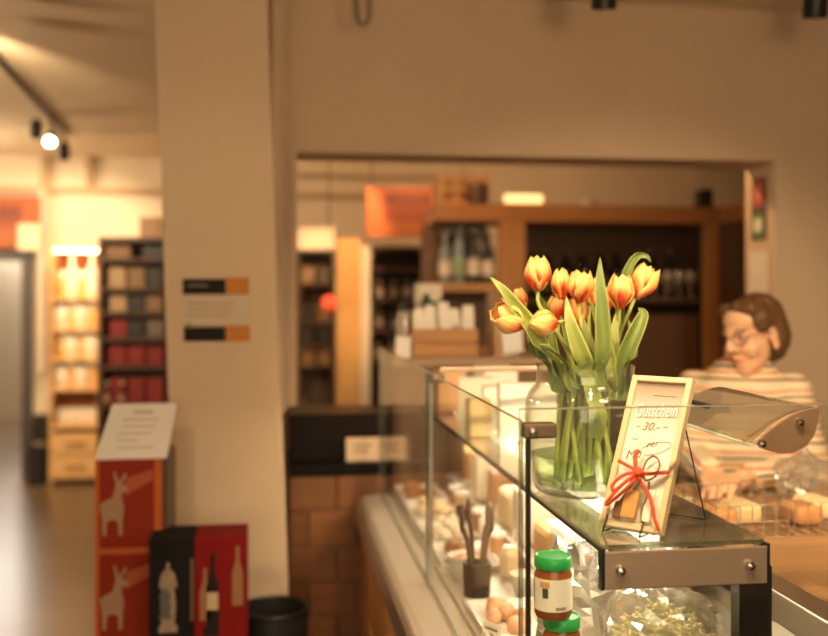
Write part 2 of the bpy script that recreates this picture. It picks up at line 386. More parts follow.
def petal_mesh(Rr, Hh, openness, inner, twist, seed):
    rnd = random.Random(seed); nu, nv = 12, 8; vs = []; pu = []; pv = []
    for i in range(nu+1):
        u = i/nu
        rad = Rr*(.30+.78*math.sin(min(1, u*1.75)*math.pi/2)) * (1-(.55-openness*.9)*max(0, (u-.45)/.55)**1.6)
        rad *= .92 if inner else 1.0
        hw = Rr*1.06*max(0., 1-abs(2*u-.96)**2.7)**.62
        hw = max(hw, .0008)
        for j in range(nv+1):
            v = -1+2*j/nv
            ang = v*hw/max(rad, .004)*.92
            r2 = rad*(1+.03*math.cos(v*math.pi)) + (.0015*math.sin(7*u+seed)*abs(v))
            z = Hh*(u - .035*abs(v)**2*u) + .0012*math.sin(5*v+seed)
            vs.append((r2*math.cos(ang+twist*u), r2*math.sin(ang+twist*u), z)); pu.append(u); pv.append(v)
    fs = [(i*(nv+1)+j, i*(nv+1)+j+1, (i+1)*(nv+1)+j+1, (i+1)*(nv+1)+j) for i in range(nu) for j in range(nv)]
    me = bpy.data.meshes.new('petal'); me.from_pydata(vs, [], fs); me.materials.append(PETAL)
    for nm, d in (('pu', pu), ('pv', pv)):
        a = me.attributes.new(nm, 'FLOAT', 'POINT'); a.data.foreach_set('value', d)
    me.polygons.foreach_set('use_smooth', [True]*len(fs)); return me
def leaf_mesh(pts, wmax, fold, nrm, curl=0.):
    """a strap leaf along pts, widest low down, folded along the rib, with thickness"""
    P = cr(pts, 5); n = len(P); vs = []; nv = 6
    nrm = Vector(nrm).normalized(); th = .0012
    for side in (0, 1):
        for i, p in enumerate(P):
            u = i/(n-1); t = (P[min(n-1, i+1)]-P[max(0, i-1)]).normalized()
            sd = t.cross(nrm).normalized(); up = sd.cross(t).normalized()
            hw = wmax*(math.sin(math.pi*(u*.86+.14)**.85)**.85)*.5+.0008 if u < 1 else .0006
            for j in range(nv+1):
                v = -1+2*j/nv
                vs.append(p + sd*(hw*v*math.cos(fold*abs(v)*.6)) + up*(hw*abs(v)**1.4*math.sin(fold) + .0012*math.sin(9*u+3*v)) - up*(th*side))
    k = n*(nv+1); fs = []
    for i in range(n-1):
        for j in range(nv):
            a = i*(nv+1)+j; q = (a, a+1, a+nv+2, a+nv+1); fs.append(q); fs.append(tuple(x+k for x in q[::-1]))
        for j in (0, nv):
            a = i*(nv+1)+j; fs.append((a, a+nv+1, a+nv+1+k, a+k))
    return vs, fs
def inside(v):
    """keep plant points inside the glass below the rim"""
    z = v.z-VC.z; r_in = .084 if z < H+.004 else .084+(z-H-.004)*1.8
    if z < .175: r_in = .098 if z > .06 else .085
    d = Vector((v.x-VC.x, v.y-VC.y, 0)); r = d.length
    if r > r_in: d *= r_in/r
    return Vector((VC.x+d.x, VC.y+d.y, max(v.z, VC.z+.020)))
def tulip(label, px, py, Y, dirv, size, w, op, base, neck, leaves, seed):
    """px,py: centre of the bloom; dirv: direction the bloom points; base/neck: stem points inside the vase"""
    c = at(px, py, Y); dirv = Vector(dirv).normalized()
    b0 = c - dirv*size*.5
    root = empty('tulip', (VC.x+base[0], VC.y+base[1], VC.z+.022), 0, label, 'tulip', 'tulips in the glass vase')
    o0 = Vector(root.location)
    q = Vector((0, 0, 1)).rotation_difference(dirv).to_matrix().to_4x4()
    for k in range(6):
        me = petal_mesh(w*.5, size*(1. if k % 2 == 0 else .96), op, k % 2 == 1, .10*math.sin(seed+k), seed*10+k)
        p = bpy.data.objects.new('petal', me); col.objects.link(p); p.parent = root
        tilt = Matrix.Rotation(R(random.Random(seed*7+k).uniform(-3, 6))*(1+op*3), 4, 'Y')
        p.matrix_local = Matrix.Translation(b0-o0) @ q @ Matrix.Rotation(k*math.pi/3+seed*1.3, 4, 'Z') @ tilt
        sm = p.modifiers.new('thick', 'SOLIDIFY'); sm.thickness = .0012
    nk = Vector((VC.x+neck[0], VC.y+neck[1], VC.z+neck[2]*.92))
    mid = (nk+b0)/2 - dirv*.01 + Vector((0, 0, .012))
    pts = cr([Vector((0, 0, 0)), (nk-o0)*.5+Vector((0, 0, .0)), nk-o0, mid-o0, b0-dirv*.028-o0, b0+dirv*.004-o0], 6)
    pts = [inside(p+o0)-o0 if k < len(pts)-10 else p for k, p in enumerate(pts)]
    MB().tube(pts, [.0036+.0014*(1-i/len(pts)) for i in range(len(pts))], 8).build('stem', STEM, root, 2)
    for (lp, wm, fold, nrm, mt) in leaves:
        P = []
        for l in lp:
            P.append((at(*l) if l[2] > 1 else VC+Vector(l))-o0)
        vs, fs = leaf_mesh(P, wm, fold, nrm)
        lo = MB().add([inside(v+o0)-o0 for v in vs], fs).build('leaf', mt, root, 2)
        at_ = lo.data.attributes.new('lv', 'FLOAT', 'POINT'); at_.data.foreach_set('value', [-1+2*(i % 7)/6 for i in range(len(vs))])
    return root
FWD = (-.2, -1, .1)
tulip('tallest upright tulip at the top left of the bouquet', 538, 273, 1.84, (-.05, -.05, 1), .066, .049, .02, (-.045, .0, 0), (-.03, -.03, .25),
      [([(-.035, -.05, .20), (548, 365, 1.79), (536, 335, 1.785), (516, 308, 1.78), (503, 290, 1.78), (490, 277, 1.79)], .030, .55, (-.3, -1, .5), LEAFL)], 1)
tulip('slim half-hidden tulip right of the tallest bloom', 561, 284, 1.92, (.06, .1, 1), .062, .038, .0, (.01, .03, 0), (-.01, .02, .25),
      [([(-.02, .0, .20), (562, 385, 1.87), (553, 345, 1.88), (548, 312, 1.885), (527, 280, 1.87)], .018, .7, FWD, LEAF)], 2)
tulip('upright tulip at the centre top with a red base', 580, 286, 1.86, (-.02, -.1, 1), .062, .046, .03, (.03, -.02, 0), (.0, -.02, .25),
      [([(.0, -.055, .20), (592, 385, 1.78), (583, 360, 1.775), (571, 325, 1.78), (566, 296, 1.80)], .036, .45, FWD, LEAFL)], 3)
tulip('tulip just right of centre behind the red-based one', 591, 292, 1.93, (.15, .2, 1), .056, .040, .0, (.0, .05, 0), (.02, .03, .25),
      [([(.03, -.03, .20), (612, 380, 1.80), (607, 350, 1.80), (598, 322, 1.805), (590, 300, 1.81)], .024, .6, FWD, LEAFL), ([(.04, .02, .2), (625, 380, 1.88), (633, 345, 1.89), (628, 318, 1.89)], .022, .7, FWD, LEAFL)], 4)
tulip('upright tulip at the right under the curled leaf', 621, 291, 1.83, (.05, -.12, 1), .066, .048, .03, (.05, .02, 0), (.045, -.01, .25),
      [([(.05, .0, .24), (619, 330, 1.87), (622, 295, 1.87), (628, 272, 1.865), (637, 257, 1.86), (646, 256, 1.85), (651, 262, 1.845)], .020, .9, (-.6, -1, 0), LEAF)], 5)
tulip('rightmost tulip leaning out with a red flame', 642, 281, 1.87, (.42, -.05, 1), .070, .050, .12, (.03, .05, 0), (.055, .02, .25),
      [([(.045, -.04, .19), (618, 390, 1.82), (626, 355, 1.81), (638, 327, 1.81), (643, 314, 1.82), (638, 308, 1.83)], .036, .9, (-.3, -1, .2), LEAF)], 6)
tulip('drooping yellow tulip lying sideways at the front of the bouquet', 543, 323, 1.775, (-.93, -.38, .02), .060, .049, -.42, (-.02, .04, 0), (.0, -.03, .25),
      [([(-.01, -.05, .20), (562, 380, 1.78), (556, 360, 1.775), (545, 348, 1.77), (533, 352, 1.76), (525, 362, 1.75)], .014, .5, (-.2, -1, .6), LEAF)], 7)
tulip('leftmost open tulip tilting left over the counter', 509, 317, 1.80, (-.85, -.15, .42), .068, .054, .22, (-.05, .03, 0), (-.05, -.01, .25),
      [([(-.05, -.03, .20), (548, 378, 1.84), (537, 350, 1.85), (530, 330, 1.86)], .032, .4, FWD, LEAF)], 8)
tulip('small red tulip bud at the left between two larger blooms', 520, 299, 1.90, (-.22, .1, 1), .044, .030, .0, (-.02, -.03, 0), (-.035, .02, .25),
      [([(-.045, -.01, .2), (545, 385, 1.83), (535, 365, 1.83), (530, 340, 1.84), (524, 318, 1.85)], .016, .8, FWD, LEAF)], 9)
tulip('dark red tulip deep inside the bouquet behind the leaves', 557, 309, 1.93, (.0, .3, 1), .055, .044, .0, (-.04, .05, 0), (-.005, .04, .25),
      [([(.0, .0, .2), (578, 385, 1.84), (572, 355, 1.845), (566, 330, 1.85), (560, 318, 1.85)], .024, .6, FWD, LEAF)], 10)
tulip('shaded red tulip low in the middle of the bouquet', 577, 312, 1.90, (.05, .2, 1), .060, .042, .0, (.05, -.03, 0), (.02, .01, .25),
      [([(.015, -.06, .19), (603, 385, 1.77), (603, 345, 1.765), (602, 310, 1.77), (600, 280, 1.78), (600, 257, 1.79)], .030, .35, FWD, LEAF),
       ([(.025, -.055, .19), (595, 380, 1.80), (588, 345, 1.80), (583, 318, 1.80)], .034, .5, FWD, LEAFL)], 11)
tulip('tulip hidden at the back of the bouquet behind the upright leaves', 604, 300, 1.95, (.02, .2, 1), .056, .040, .0, (.02, .04, 0), (.03, .04, .25),
      [([(.0, -.06, .11), (600, 412, 1.765), (590, 385, 1.76), (578, 372, 1.762), (566, 368, 1.78)], .040, .4, (-.3, -1, .7), LEAFL),
       ([(.055, -.03, .18), (622, 388, 1.85), (630, 360, 1.86), (636, 334, 1.87)], .036, .4, FWD, LEAF),
       ([(.035, -.05, .18), (610, 385, 1.83), (613, 345, 1.83), (616, 312, 1.84)], .030, .5, FWD, LEAFL)], 12)

# ================================================================== PICTURE FRAME ON ITS EASEL
FA = R(-48); FW, FH, BETA = .109, .262, R(26.5)
fb = Vector((.567, 1.530, SH_Z+.001))
frame = empty('picture_frame', fb, FA, 'small pale wooden frame with a hand-lettered voucher and a red bow', 'picture frame')
Wf = M('frame_wood', (.82, .62, .38), .5, var=.12, scale=18, stretch=(1, 1, 8))
T = Matrix.Translation((0, 0, .006)) @ Matrix.Rotation(-BETA, 4, 'X')
def inframe(o, x, y, z):
    """frame-plane coordinates: x across, y out of the face (towards the viewer is negative), z up the face"""
    o.parent = frame; o.matrix_local = T @ Matrix.Translation((x, y, z)); return o
bw = .010
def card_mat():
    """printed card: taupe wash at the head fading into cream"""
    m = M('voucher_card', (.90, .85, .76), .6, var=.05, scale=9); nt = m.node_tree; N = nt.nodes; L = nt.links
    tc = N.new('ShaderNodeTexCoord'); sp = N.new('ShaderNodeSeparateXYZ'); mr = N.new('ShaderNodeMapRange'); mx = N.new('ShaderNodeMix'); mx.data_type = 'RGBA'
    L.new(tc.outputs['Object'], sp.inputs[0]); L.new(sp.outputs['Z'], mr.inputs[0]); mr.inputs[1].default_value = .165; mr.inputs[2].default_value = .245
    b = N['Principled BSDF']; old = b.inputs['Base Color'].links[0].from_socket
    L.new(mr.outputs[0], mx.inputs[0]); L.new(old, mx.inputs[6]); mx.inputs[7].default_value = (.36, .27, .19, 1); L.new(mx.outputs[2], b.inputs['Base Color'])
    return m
for (x0, x1, z0, z1) in ((-FW/2, -FW/2+bw, 0, FH), (FW/2-bw, FW/2, 0, FH), (-FW/2+bw, FW/2-bw, 0, bw), (-FW/2+bw, FW/2-bw, FH-bw, FH)):
    inframe(box('frame_bar', x0, x1, -.009, .007, z0, z1, Wf, None, .0015), 0, 0, 0)
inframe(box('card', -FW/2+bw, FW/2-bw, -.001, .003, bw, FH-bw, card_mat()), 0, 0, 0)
CHALK = M('lettering_white', (.97, .96, .92), .6, var=.01); LINE = M('lettering_brown', (.30, .20, .12), .7, var=.05)
def ftext(s, size, mat, x, z, shear=0., dy=-.0016, roll=0., nm='lettering', sx=1., fat=0.):
    o = text(nm, s, size, mat, None, (0, 0, 0), (0, 0, 0), shear, 'CENTER', .0003, 1., fat)
    o.parent = frame; o.matrix_local = T @ Matrix.Translation((x, dy, z)) @ Matrix.Rotation(R(90), 4, 'X') @ Matrix.Rotation(roll, 4, 'Z') @ Matrix.Diagonal((sx, 1, 1, 1)); return o
ftext('Gutschein', .033, M('lettering_shade', (.42, .33, .25), .7), .0008, .1915, .22, -.0014, R(4), sx=.56, fat=.0009)
ftext('Gutschein', .033, CHALK, .0, .1922, .22, -.0022, R(4), sx=.56, fat=.0002)
ftext('30.-', .020, LINE, -.004, .168, .3, -.0016, R(3))
ftext('Mu', .022, LINE, -.024, .117, .35, -.0016, R(12)); ftext('rer', .017, LINE, .006, .140, .3, -.0016, R(14))
for (x0, x1, z) in ((-.030, -.022, .172), (-.032, -.022, .150), (-.012, .030, .229), (.018, .026, .175)):
    inframe(MB().box(x0, x1, -.0017, -.001, z, z+.0012).build('pen_stroke', LINE), 0, 0, 0)
inframe(MB().tube([(.012+.026*math.cos(a), -.0016, .138+.010*math.sin(a)+.008*math.cos(a)) for a in [i*math.pi/12-2.3 for i in range(20)]], .0005, 5).build('flourish', LINE), 0, 0, 0)
# red cord bow
REDC = M('red_cord', (.80, .085, .025), .6, var=.2, scale=300, bump=.2)
def bow(pts, r=.0028): return inframe(MB().tube(cr(pts, 7), r, 8).build('cord', REDC, None, 2), 0, 0, 0)
K = (.002, -.016, .090)
bow([K, (-.006, -.020, .100), (-.010, -.020, .118), (-.006, -.019, .127)], .0034)
bow([K, (-.018, -.019, .098), (-.040, -.016, .106)])
bow([K, (.020, -.019, .090), (.052, -.018, .097)], .0032)
bow([K, (-.018, -.026, .082), (-.036, -.026, .062), (-.030, -.026, .054), (-.014, -.026, .070), (.0, -.022, .088)])
bow([K, (-.014, -.024, .072), (-.034, -.024, .044), (-.044, -.018, .030), (-.030, -.024, .038), (-.010, -.024, .062), K], .0026)
bow([K, (.010, -.024, .074), (.026, -.026, .060), (.038, -.024, .040), (.044, -.018, .020), (.052, -.012, .004)])
bow([(-.006, -.021, .094), (.002, -.024, .087), (.010, -.021, .093)], .0048)
bow([(-.004, -.021, .085), (.002, -.023, .093), (.009, -.021, .087)], .0042)
TW = M('brown_twine', (.24, .13, .06), .9, var=.3, scale=200)
def twine(pts, r, mt=TW, nm='twine'): return inframe(MB().tube(cr(pts, 7), r, 7).build(nm, mt, None, 2), 0, 0, 0)
twine([(.004, -.013, .092), (.008, -.014, .112), (.020, -.014, .121), (.031, -.014, .110), (.029, -.014, .090), (.014, -.014, .080), (.006, -.013, .090)], .0016)
twine([(.004, -.014, .088), (.000, -.016, .070), (-.006, -.016, .048), (-.004, -.016, .030)], .0036)
twine([(-.008, -.015, .080), (-.014, -.015, .056), (-.026, -.014, .030)], .0028)
twine([(.020, -.014, .078), (.022, -.014, .055), (.018, -.014, .030), (.022, -.013, .012)], .0020)
# the little pouch of wafers tied to the frame
m = MB()
inframe(box('wafer', -.016, .010, -.020, -.010, .014, .062, M('wafer', (.66, .33, .10), .6, var=.3, scale=60), None, .003), 0, 0, 0)
inframe(box('gift_tag', .020, .034, -.015, -.0115, .014, .066, M('gift_tag', (.93, .87, .76), .6), None, .001), 0, 0, 0)
inframe(box('wafer', -.030, -.017, -.018, -.010, .012, .040, M('wafer_dark', (.20, .09, .035), .6, var=.3, scale=60), None, .003), 0, 0, 0)

easel = empty('wire_easel', fb, FA, 'black wire display easel propping up the wooden frame', 'easel')
wr = .0013
sB, cB = math.sin(BETA), math.cos(BETA)
def fp(x, y, z): return (x, y*cB+z*sB, .006+z*cB-y*sB)
def wire(pts): return MB().tube(pts, wr, 7).build('wire', BLACK, easel, 2)
for x in (-.040, .024):
    wire([fp(x, -.012, .016), fp(x, -.013, .002), (x, -.020, .002), (x, .0, .0015), (x, .012, .002), fp(x, .011, .03), fp(x, .011, .19)])
wire([fp(-.040, .011, .19), fp(.024, .011, .19)])
wire([fp(.040, .011, .205), (.052, .165, .0015), (-.02, .165, .0015), fp(-.02, .011, .205)])
wire([(-.040, .012, .002), (.024, .012, .002)])
wire([fp(.036, .011, .02), (.036, .012, .002), (.030, .012, .002)])

# ================================================================== WOMAN BEHIND THE COUNTER
def remesh_build(name, mb, mat, parent, voxel, smooth_it=6):
    o = mb.build(name, mat, None, 2)
    r = o.modifiers.new('r', 'REMESH'); r.mode = 'VOXEL'; r.voxel_size = voxel; r.use_smooth_shade = True
    sm = o.modifiers.new('s', 'SMOOTH'); sm.factor = .5; sm.iterations = smooth_it
    dg = bpy.context.evaluated_depsgraph_get(); me = bpy.data.meshes.new_from_object(o.evaluated_get(dg))
    bpy.data.objects.remove(o)
    me.materials.clear(); me.materials.append(mat); me.polygons.foreach_set('use_smooth', [True]*len(me.polygons))
    o = bpy.data.objects.new(name, me); col.objects.link(o); o.parent = parent; return o
def ell(mb, c, r, Mx=None, n=16):
    vs = []; fs = []
    for i in range(n+1):
        th = math.pi*i/n
        for j in range(n):
            ph = 2*math.pi*j/n; v = Vector((c[0]+r[0]*math.sin(th)*math.cos(ph), c[1]+r[1]*math.sin(th)*math.sin(ph), c[2]+r[2]*math.cos(th)))
            vs.append(Mx @ v if Mx else v)
    for i in range(n):
        for j in range(n):
            k = (j+1) % n; fs.append((i*n+j, (i+1)*n+j, (i+1)*n+k, i*n+k))
    mb.add(vs, fs)
def limb(mb, pts, rs):
    P = [Vector(p) for p in pts]
    for a, b, ra, rb in zip(P, P[1:], rs, rs[1:]):
        n = 6; mb.tube([a+(b-a)*i/n for i in range(n+1)], [ra+(rb-ra)*i/n for i in range(n+1)], 12)
    for p, r in zip(P, rs): ell(mb, p, (r, r, r), n=10)

WO = Vector((1.47, 2.98, 0))
person = empty('person', WO, 0, 'woman in glasses and a cream striped sweater working behind the counter', 'person')
fwd = Vector((-.55, -.835, 0)).normalized(); lef = Vector((-fwd.y, fwd.x, 0)); upv = Vector((0, 0, 1))
def bp(l, f, z): return lef*l+fwd*f+upv*z
def wp_(p): return Vector(p)-WO
HM = Matrix.Translation(Vector((.012, -.05, 1.463)))
hf = Vector((-.93, -.37, 0)).normalized(); hl = Vector((-hf.y, hf.x, 0))
rot = Matrix((( -hl.x, hf.x, 0, 0), (-hl.y, hf.y, 0, 0), (0, 0, 1, 0), (0, 0, 0, 1)))   # head axes: x = her right, y = forward, z = up
HM = HM @ rot @ Matrix.Rotation(R(-14), 4, 'X') @ Matrix.Rotation(R(4), 4, 'Y')
SKIN = M('skin', (.72, .42, .25), .5, var=.12, scale=14)
body = MB()
def hd(c, r): ell(body, c, r, HM)
hd((0, -.015, .03), (.073, .092, .085)); hd((0, .028, -.03), (.060, .066, .085)); hd((0, .062, -.092), (.032, .030, .026))
hd((0, .05, -.075), (.046, .040, .035)); hd((0, .030, .055), (.060, .062, .050)); hd((0, .088, .028), (.045, .012, .012))
for s_ in (-1, 1):
    hd((.034*s_, .064, -.032), (.028, .026, .030)); hd((.074*s_, -.008, -.012), (.009, .022, .034)); hd((.075*s_, -.004, -.040), (.008, .012, .014))
hd((0, .096, .012), (.011, .016, .022)); hd((0, .106, -.010), (.013, .017, .016)); hd((0, .112, -.020), (.014, .014, .011))
hd((.013, .101, -.024), (.009, .010, .008)); hd((-.013, .101, -.024), (.009, .010, .008))
hd((0, .090, -.052), (.024, .012, .008)); hd((0, .087, -.066), (.021, .012, .008))
limb(body, [Vector((.0, -.01, 1.42)), bp(0, -.01, 1.37), bp(0, -.02, 1.30)], [.058, .060, .075])
ell(body, bp(0, -.01, 1.20), (.15, .11, .16)); ell(body, bp(0, .0, 1.02), (.14, .12, .16)); ell(body, bp(0, 0, .88), (.16, .13, .14))
Lsh, Rsh = bp(.150, -.01, 1.285), bp(-.150, -.01, 1.285)
Lel, Rel = wp_(at(812, 470, 2.80)), wp_(at(697, 462, 2.92))
Lwr, Rwr = wp_(at(742, 477, 2.52)), wp_(at(712, 473, 2.60))
Lwr.z = 1.095; Rwr.z = 1.095
for s_, e_, w_ in ((Lsh, Lel, Lwr), (Rsh, Rel, Rwr)):
    limb(body, [s_, e_, w_], [.050, .040, .026])
for s_ in (-1, 1):
    limb(body, [bp(.085*s_, 0, .86), bp(.10*s_, .02, .48), bp(.10*s_, -.01, .09)], [.085, .058, .040])
    limb(body, [bp(.10*s_, -.03, .05), bp(.10*s_, .08, .035), bp(.10*s_, .14, .03)], [.036, .034, .026])
def hand(wr, el, thumb_side):
    d = (wr-el); d.z = -.02; d.normalize(); sd = Vector((-d.y, d.x, 0))*thumb_side; c = wr+d*.05
    for k in range(4):
        o_ = sd*(.03-.02*k); limb(body, [wr+o_*.5, c+o_*.9, c+d*.04+o_], [.016, .014, .0115])
        L = (.068, .078, .072, .056)[k]; a = c+d*.04+o_
        limb(body, [a, a+d*L*.42+upv*.006+o_*.12, a+d*L*.75-upv*.010+o_*.15, a+d*L*.92-upv*.026+o_*.15], [.0105, .0095, .0085, .0075])
    a = wr+d*.018+sd*.024
    limb(body, [a, a+d*.028+sd*.022, a+d*.058+sd*.028-upv*.012], [.014, .011, .009])
hand(Lwr, Lel, -1); hand(Rwr, Rel, 1)
remesh_build('body', body, SKIN, person, .0055, 5)
# hair
hair = MB()
def hh(c, r): ell(hair, c, r, HM)
hh((0, -.028, .042), (.082, .092, .082)); hh((0, -.070, -.010), (.074, .050, .080)); hh((0, -.055, -.065), (.058, .042, .040))
for s_ in (-1, 1):
    hh((.062*s_, -.038, -.008), (.024, .046, .072)); hh((.062*s_, .012, .050), (.020, .042, .046)); hh((.040*s_, .040, .090), (.036, .030, .022))
hh((-.015, .040, .098), (.045, .036, .020))
ho = remesh_build('hair', hair, None or M('hair_brown_blond', (.12, .056, .02), .5, var=.85, scale=16, bump=.8, stretch=(3, 3, .8)), person, .007, 4)
for v in ho.data.vertices:
    n_ = noise.noise(v.co*Vector((1, 1, .3)).length*38) ; v.co += (v.co-Vector((0, -.05, 1.46))).normalized()*n_*.005
# sweater
swm = bpy.data.materials.new('striped_knit'); swm.use_nodes = True
nt = swm.node_tree; N = nt.nodes; L = nt.links; b = N['Principled BSDF']; b.inputs['Roughness'].default_value = .9
tc = N.new('ShaderNodeTexCoord'); sp = N.new('ShaderNodeSeparateXYZ'); L.new(tc.outputs['Object'], sp.inputs[0])
nz = N.new('ShaderNodeTexNoise'); nz.inputs['Scale'].default_value = 5; L.new(tc.outputs['Object'], nz.inputs['Vector'])
ma = N.new('ShaderNodeMath'); ma.operation = 'MULTIPLY_ADD'; ma.inputs[1].default_value = .03; L.new(nz.outputs[0], ma.inputs[0]); L.new(sp.outputs['Z'], ma.inputs[2])
mo = N.new('ShaderNodeMath'); mo.operation = 'MODULO'; mo.inputs[1].default_value = .088; L.new(ma.outputs[0], mo.inputs[0])
dv = N.new('ShaderNodeMath'); dv.operation = 'DIVIDE'; dv.inputs[1].default_value = .088; L.new(mo.outputs[0], dv.inputs[0])
rp = N.new('ShaderNodeValToRGB'); rp.color_ramp.interpolation = 'CONSTANT'; L.new(dv.outputs[0], rp.inputs[0])
cream = (.74, .60, .42, 1)
for i, (p_, c_) in enumerate([(0, cream), (.16, (.20, .11, .055, 1)), (.24, cream), (.38, (.60, .25, .06, 1)), (.47, cream), (.60, (.09, .065, .05, 1)), (.67, cream), (.82, (.62, .15, .07, 1)), (.89, cream)]):
    e = rp.color_ramp.elements[i] if i < 2 else rp.color_ramp.elements.new(p_)
    e.position = p_; e.color = c_
L.new(rp.outputs[0], b.inputs['Base Color'])
wv = N.new('ShaderNodeTexWave'); wv.inputs['Scale'].default_value = 90; bpn = N.new('ShaderNodeBump'); bpn.inputs['Strength'].default_value = .25
L.new(tc.outputs['Object'], wv.inputs['Vector']); L.new(wv.outputs[1], bpn.inputs['Height']); L.new(bpn.outputs[0], b.inputs['Normal'])
sw = MB()
def tors(z, l, f, off=0.):
    n = 28
    return [bp(l*math.cos(2*math.pi*i/n), off+f*math.sin(2*math.pi*i/n), z) for i in range(n)]
rings = [(.80, .205, .165, .0), (.90, .205, .165, .005), (1.02, .195, .160, .01), (1.12, .195, .160, .02), (1.22, .190, .145, .015), (1.29, .165, .115, -.005), (1.340, .115, .088, -.012), (1.376, .088, .074, -.010), (1.385, .078, .068, -.008)]
vs = []; fs = []
for r_ in rings: vs += tors(*r_)
for i in range(len(rings)-1):
    for j in range(28):
        k = (j+1) % 28; fs.append((i*28+j, i*28+k, (i+1)*28+k, (i+1)*28+j))
fs += [tuple(range(27, -1, -1)), tuple((len(rings)-1)*28+j for j in range(28))]
sw.add(vs, fs)
for s_, e_, w_ in ((Lsh, Lel, Lwr), (Rsh, Rel, Rwr)):
    limb(sw, [s_, (s_+e_)/2+Vector((0, 0, .0)), e_, e_+(w_-e_)*.5, e_+(w_-e_)*.88], [.060, .060, .056, .048, .040])
so = remesh_build('sweater', sw, swm, person, .010, 6)
for v in so.data.vertices:
    v.co += Vector((noise.noise(v.co*9), noise.noise(v.co*9+Vector((5, 1, 2))), noise.noise(v.co*9+Vector((9, 4, 7)))))*.007
tr = MB()
for s_ in (-1, 1): limb(tr, [bp(.09*s_, 0, .84), bp(.10*s_, .02, .48), bp(.10*s_, -.01, .10)], [.112, .078, .066])
ell(tr, bp(0, 0, .84), (.17, .15, .13)); remesh_build('trousers', tr, M('dark_trousers', (.05, .05, .07), .9), person, .012, 4)
for s_ in (-1, 1):
    sh = MB(); limb(sh, [bp(.10*s_, -.04, .048), bp(.10*s_, .08, .045), bp(.10*s_, .15, .040)], [.046, .044, .038]); remesh_build('shoe', sh, M('black_shoe', (.03, .03, .03), .5), person, .008, 2)
# face details
def face(mb, name, mat): o = mb.build(name, mat, person, 2); return o
for s_ in (-1, 1):
    e = MB(); ell(e, (.031*s_, .077, .012), (.012, .011, .008), HM, 12); eo = face(e, 'eye', M('eye_white', (.80, .72, .64), .3))
    e = MB(); ell(e, (.031*s_, .0855, .010), (.0055, .004, .0055), HM, 10); face(e, 'iris', M('iris', (.05, .03, .02), .2)).parent = eo
    e = MB(); e.tube([HM @ Vector(p) for p in cr([(.016*s_, .094, .030), (.032*s_, .092, .036), (.048*s_, .080, .030)], 4)], .0035, 6); face(e, 'eyebrow', M('hair_brown_blond'))
e = MB(); e.tube([HM @ Vector(p) for p in cr([(-.024, .088, -.058), (-.008, .101, -.056), (.008, .101, -.056), (.024, .088, -.058)], 4)], .0042, 6); face(e, 'lips', M('lips', (.52, .15, .10), .45))
gm = M('glasses_frame', (.10, .03, .02), .3); g = None
for s_ in (-1, 1):
    e = MB(); e.tube([HM @ Vector((.033*s_+.026*math.cos(a), .104-.010*abs(math.cos(a)*1) * (1 if math.cos(a)*s_ > 0 else 0), .010+.018*math.sin(a))) for a in [i*math.pi/10 for i in range(20)]], .0022, 6, close=True)
    o = face(e, 'glasses_rim', gm)
    e = MB(); e.tube([HM @ Vector(p) for p in ((.058*s_, .096, .016), (.078*s_, .04, .014), (.081*s_, -.005, .004))], .0022, 6); face(e, 'glasses_temple', gm)
e = MB(); e.tube([HM @ Vector(p) for p in ((-.008, .106, .014), (0, .110, .017), (.008, .106, .014))], .0022, 6); face(e, 'glasses_bridge', gm)

# ================================================================== ON THE STAFF WORKTOP
WIRE = M('basket_wire', (.45, .38, .30), .35, .8)
def basket(c, sx, sy, h, label):
    t = empty('wire_basket', c, 0, label, 'basket', 'wire baskets on the staff worktop')
    def w(pts): return MB().tube(pts, .0016, 6).build('wire', WIRE, t, True)
    for z in (.003, h*.5, h): 
        w([(-sx, -sy, z), (sx, -sy, z), (sx, sy, z), (-sx, sy, z), (-sx, -sy, z)])
    for k in range(7):
        x = -sx+2*sx*k/6; w([(x, -sy, h), (x, -sy, .003), (x, sy, .003), (x, sy, h)])
    for k in range(1, 4):
        y = -sy+2*sy*k/4; w([(-sx, y, h), (-sx, y, .003), (sx, y, .003), (sx, y, h)])
    return t
basket((1.05, 2.20, WZ), .085, .12, .075, 'wire basket nearest the picture frame on the wooden worktop')
basket((1.25, 2.22, WZ), .095, .13, .075, 'wire basket at the right edge of the wooden worktop')
def crumple(name, c, r, mat, seed, label, cat, amp=.25, n=20, flat=.0, neck=False):
    t = MB(); ell(t, (0, 0, 0), (1, 1, 1), None, n)
    vs = []
    for v in t.v:
        v = Vector(v); d = 1+amp*noise.noise(v*2.2+Vector((seed, 0, 0)))+amp*.6*noise.noise(v*6+Vector((seed, 3, 0)))
        p = v*d
        if neck and p.z > .45:
            k = max(.25, 1-(p.z-.45)*1.6); p = Vector((p.x*k, p.y*k, p.z*1.15))
        p.z = max(p.z, -.72)
        vs.append((p.x*r[0], p.y*r[1], (p.z+.72)*r[2]))
    t.v = vs; o = t.build(name, mat, None, False, loc=c)
    return tag(o, label, cat) if label else o
CELLO = glass('cellophane', (.99, .98, .96), .14, 1.5, .12, .16, (.9, .85, .78))
crumple('plastic_bag', (1.37, 2.43, WZ+.001), (.075, .06, .075), glass('grey_film', (.9, .88, .84), .14, 1.6, .15, .25, (.62, .55, .47)), 3.1, 'crumpled translucent plastic bag on the worktop before the woman', 'bag', .35, 24, neck=True)
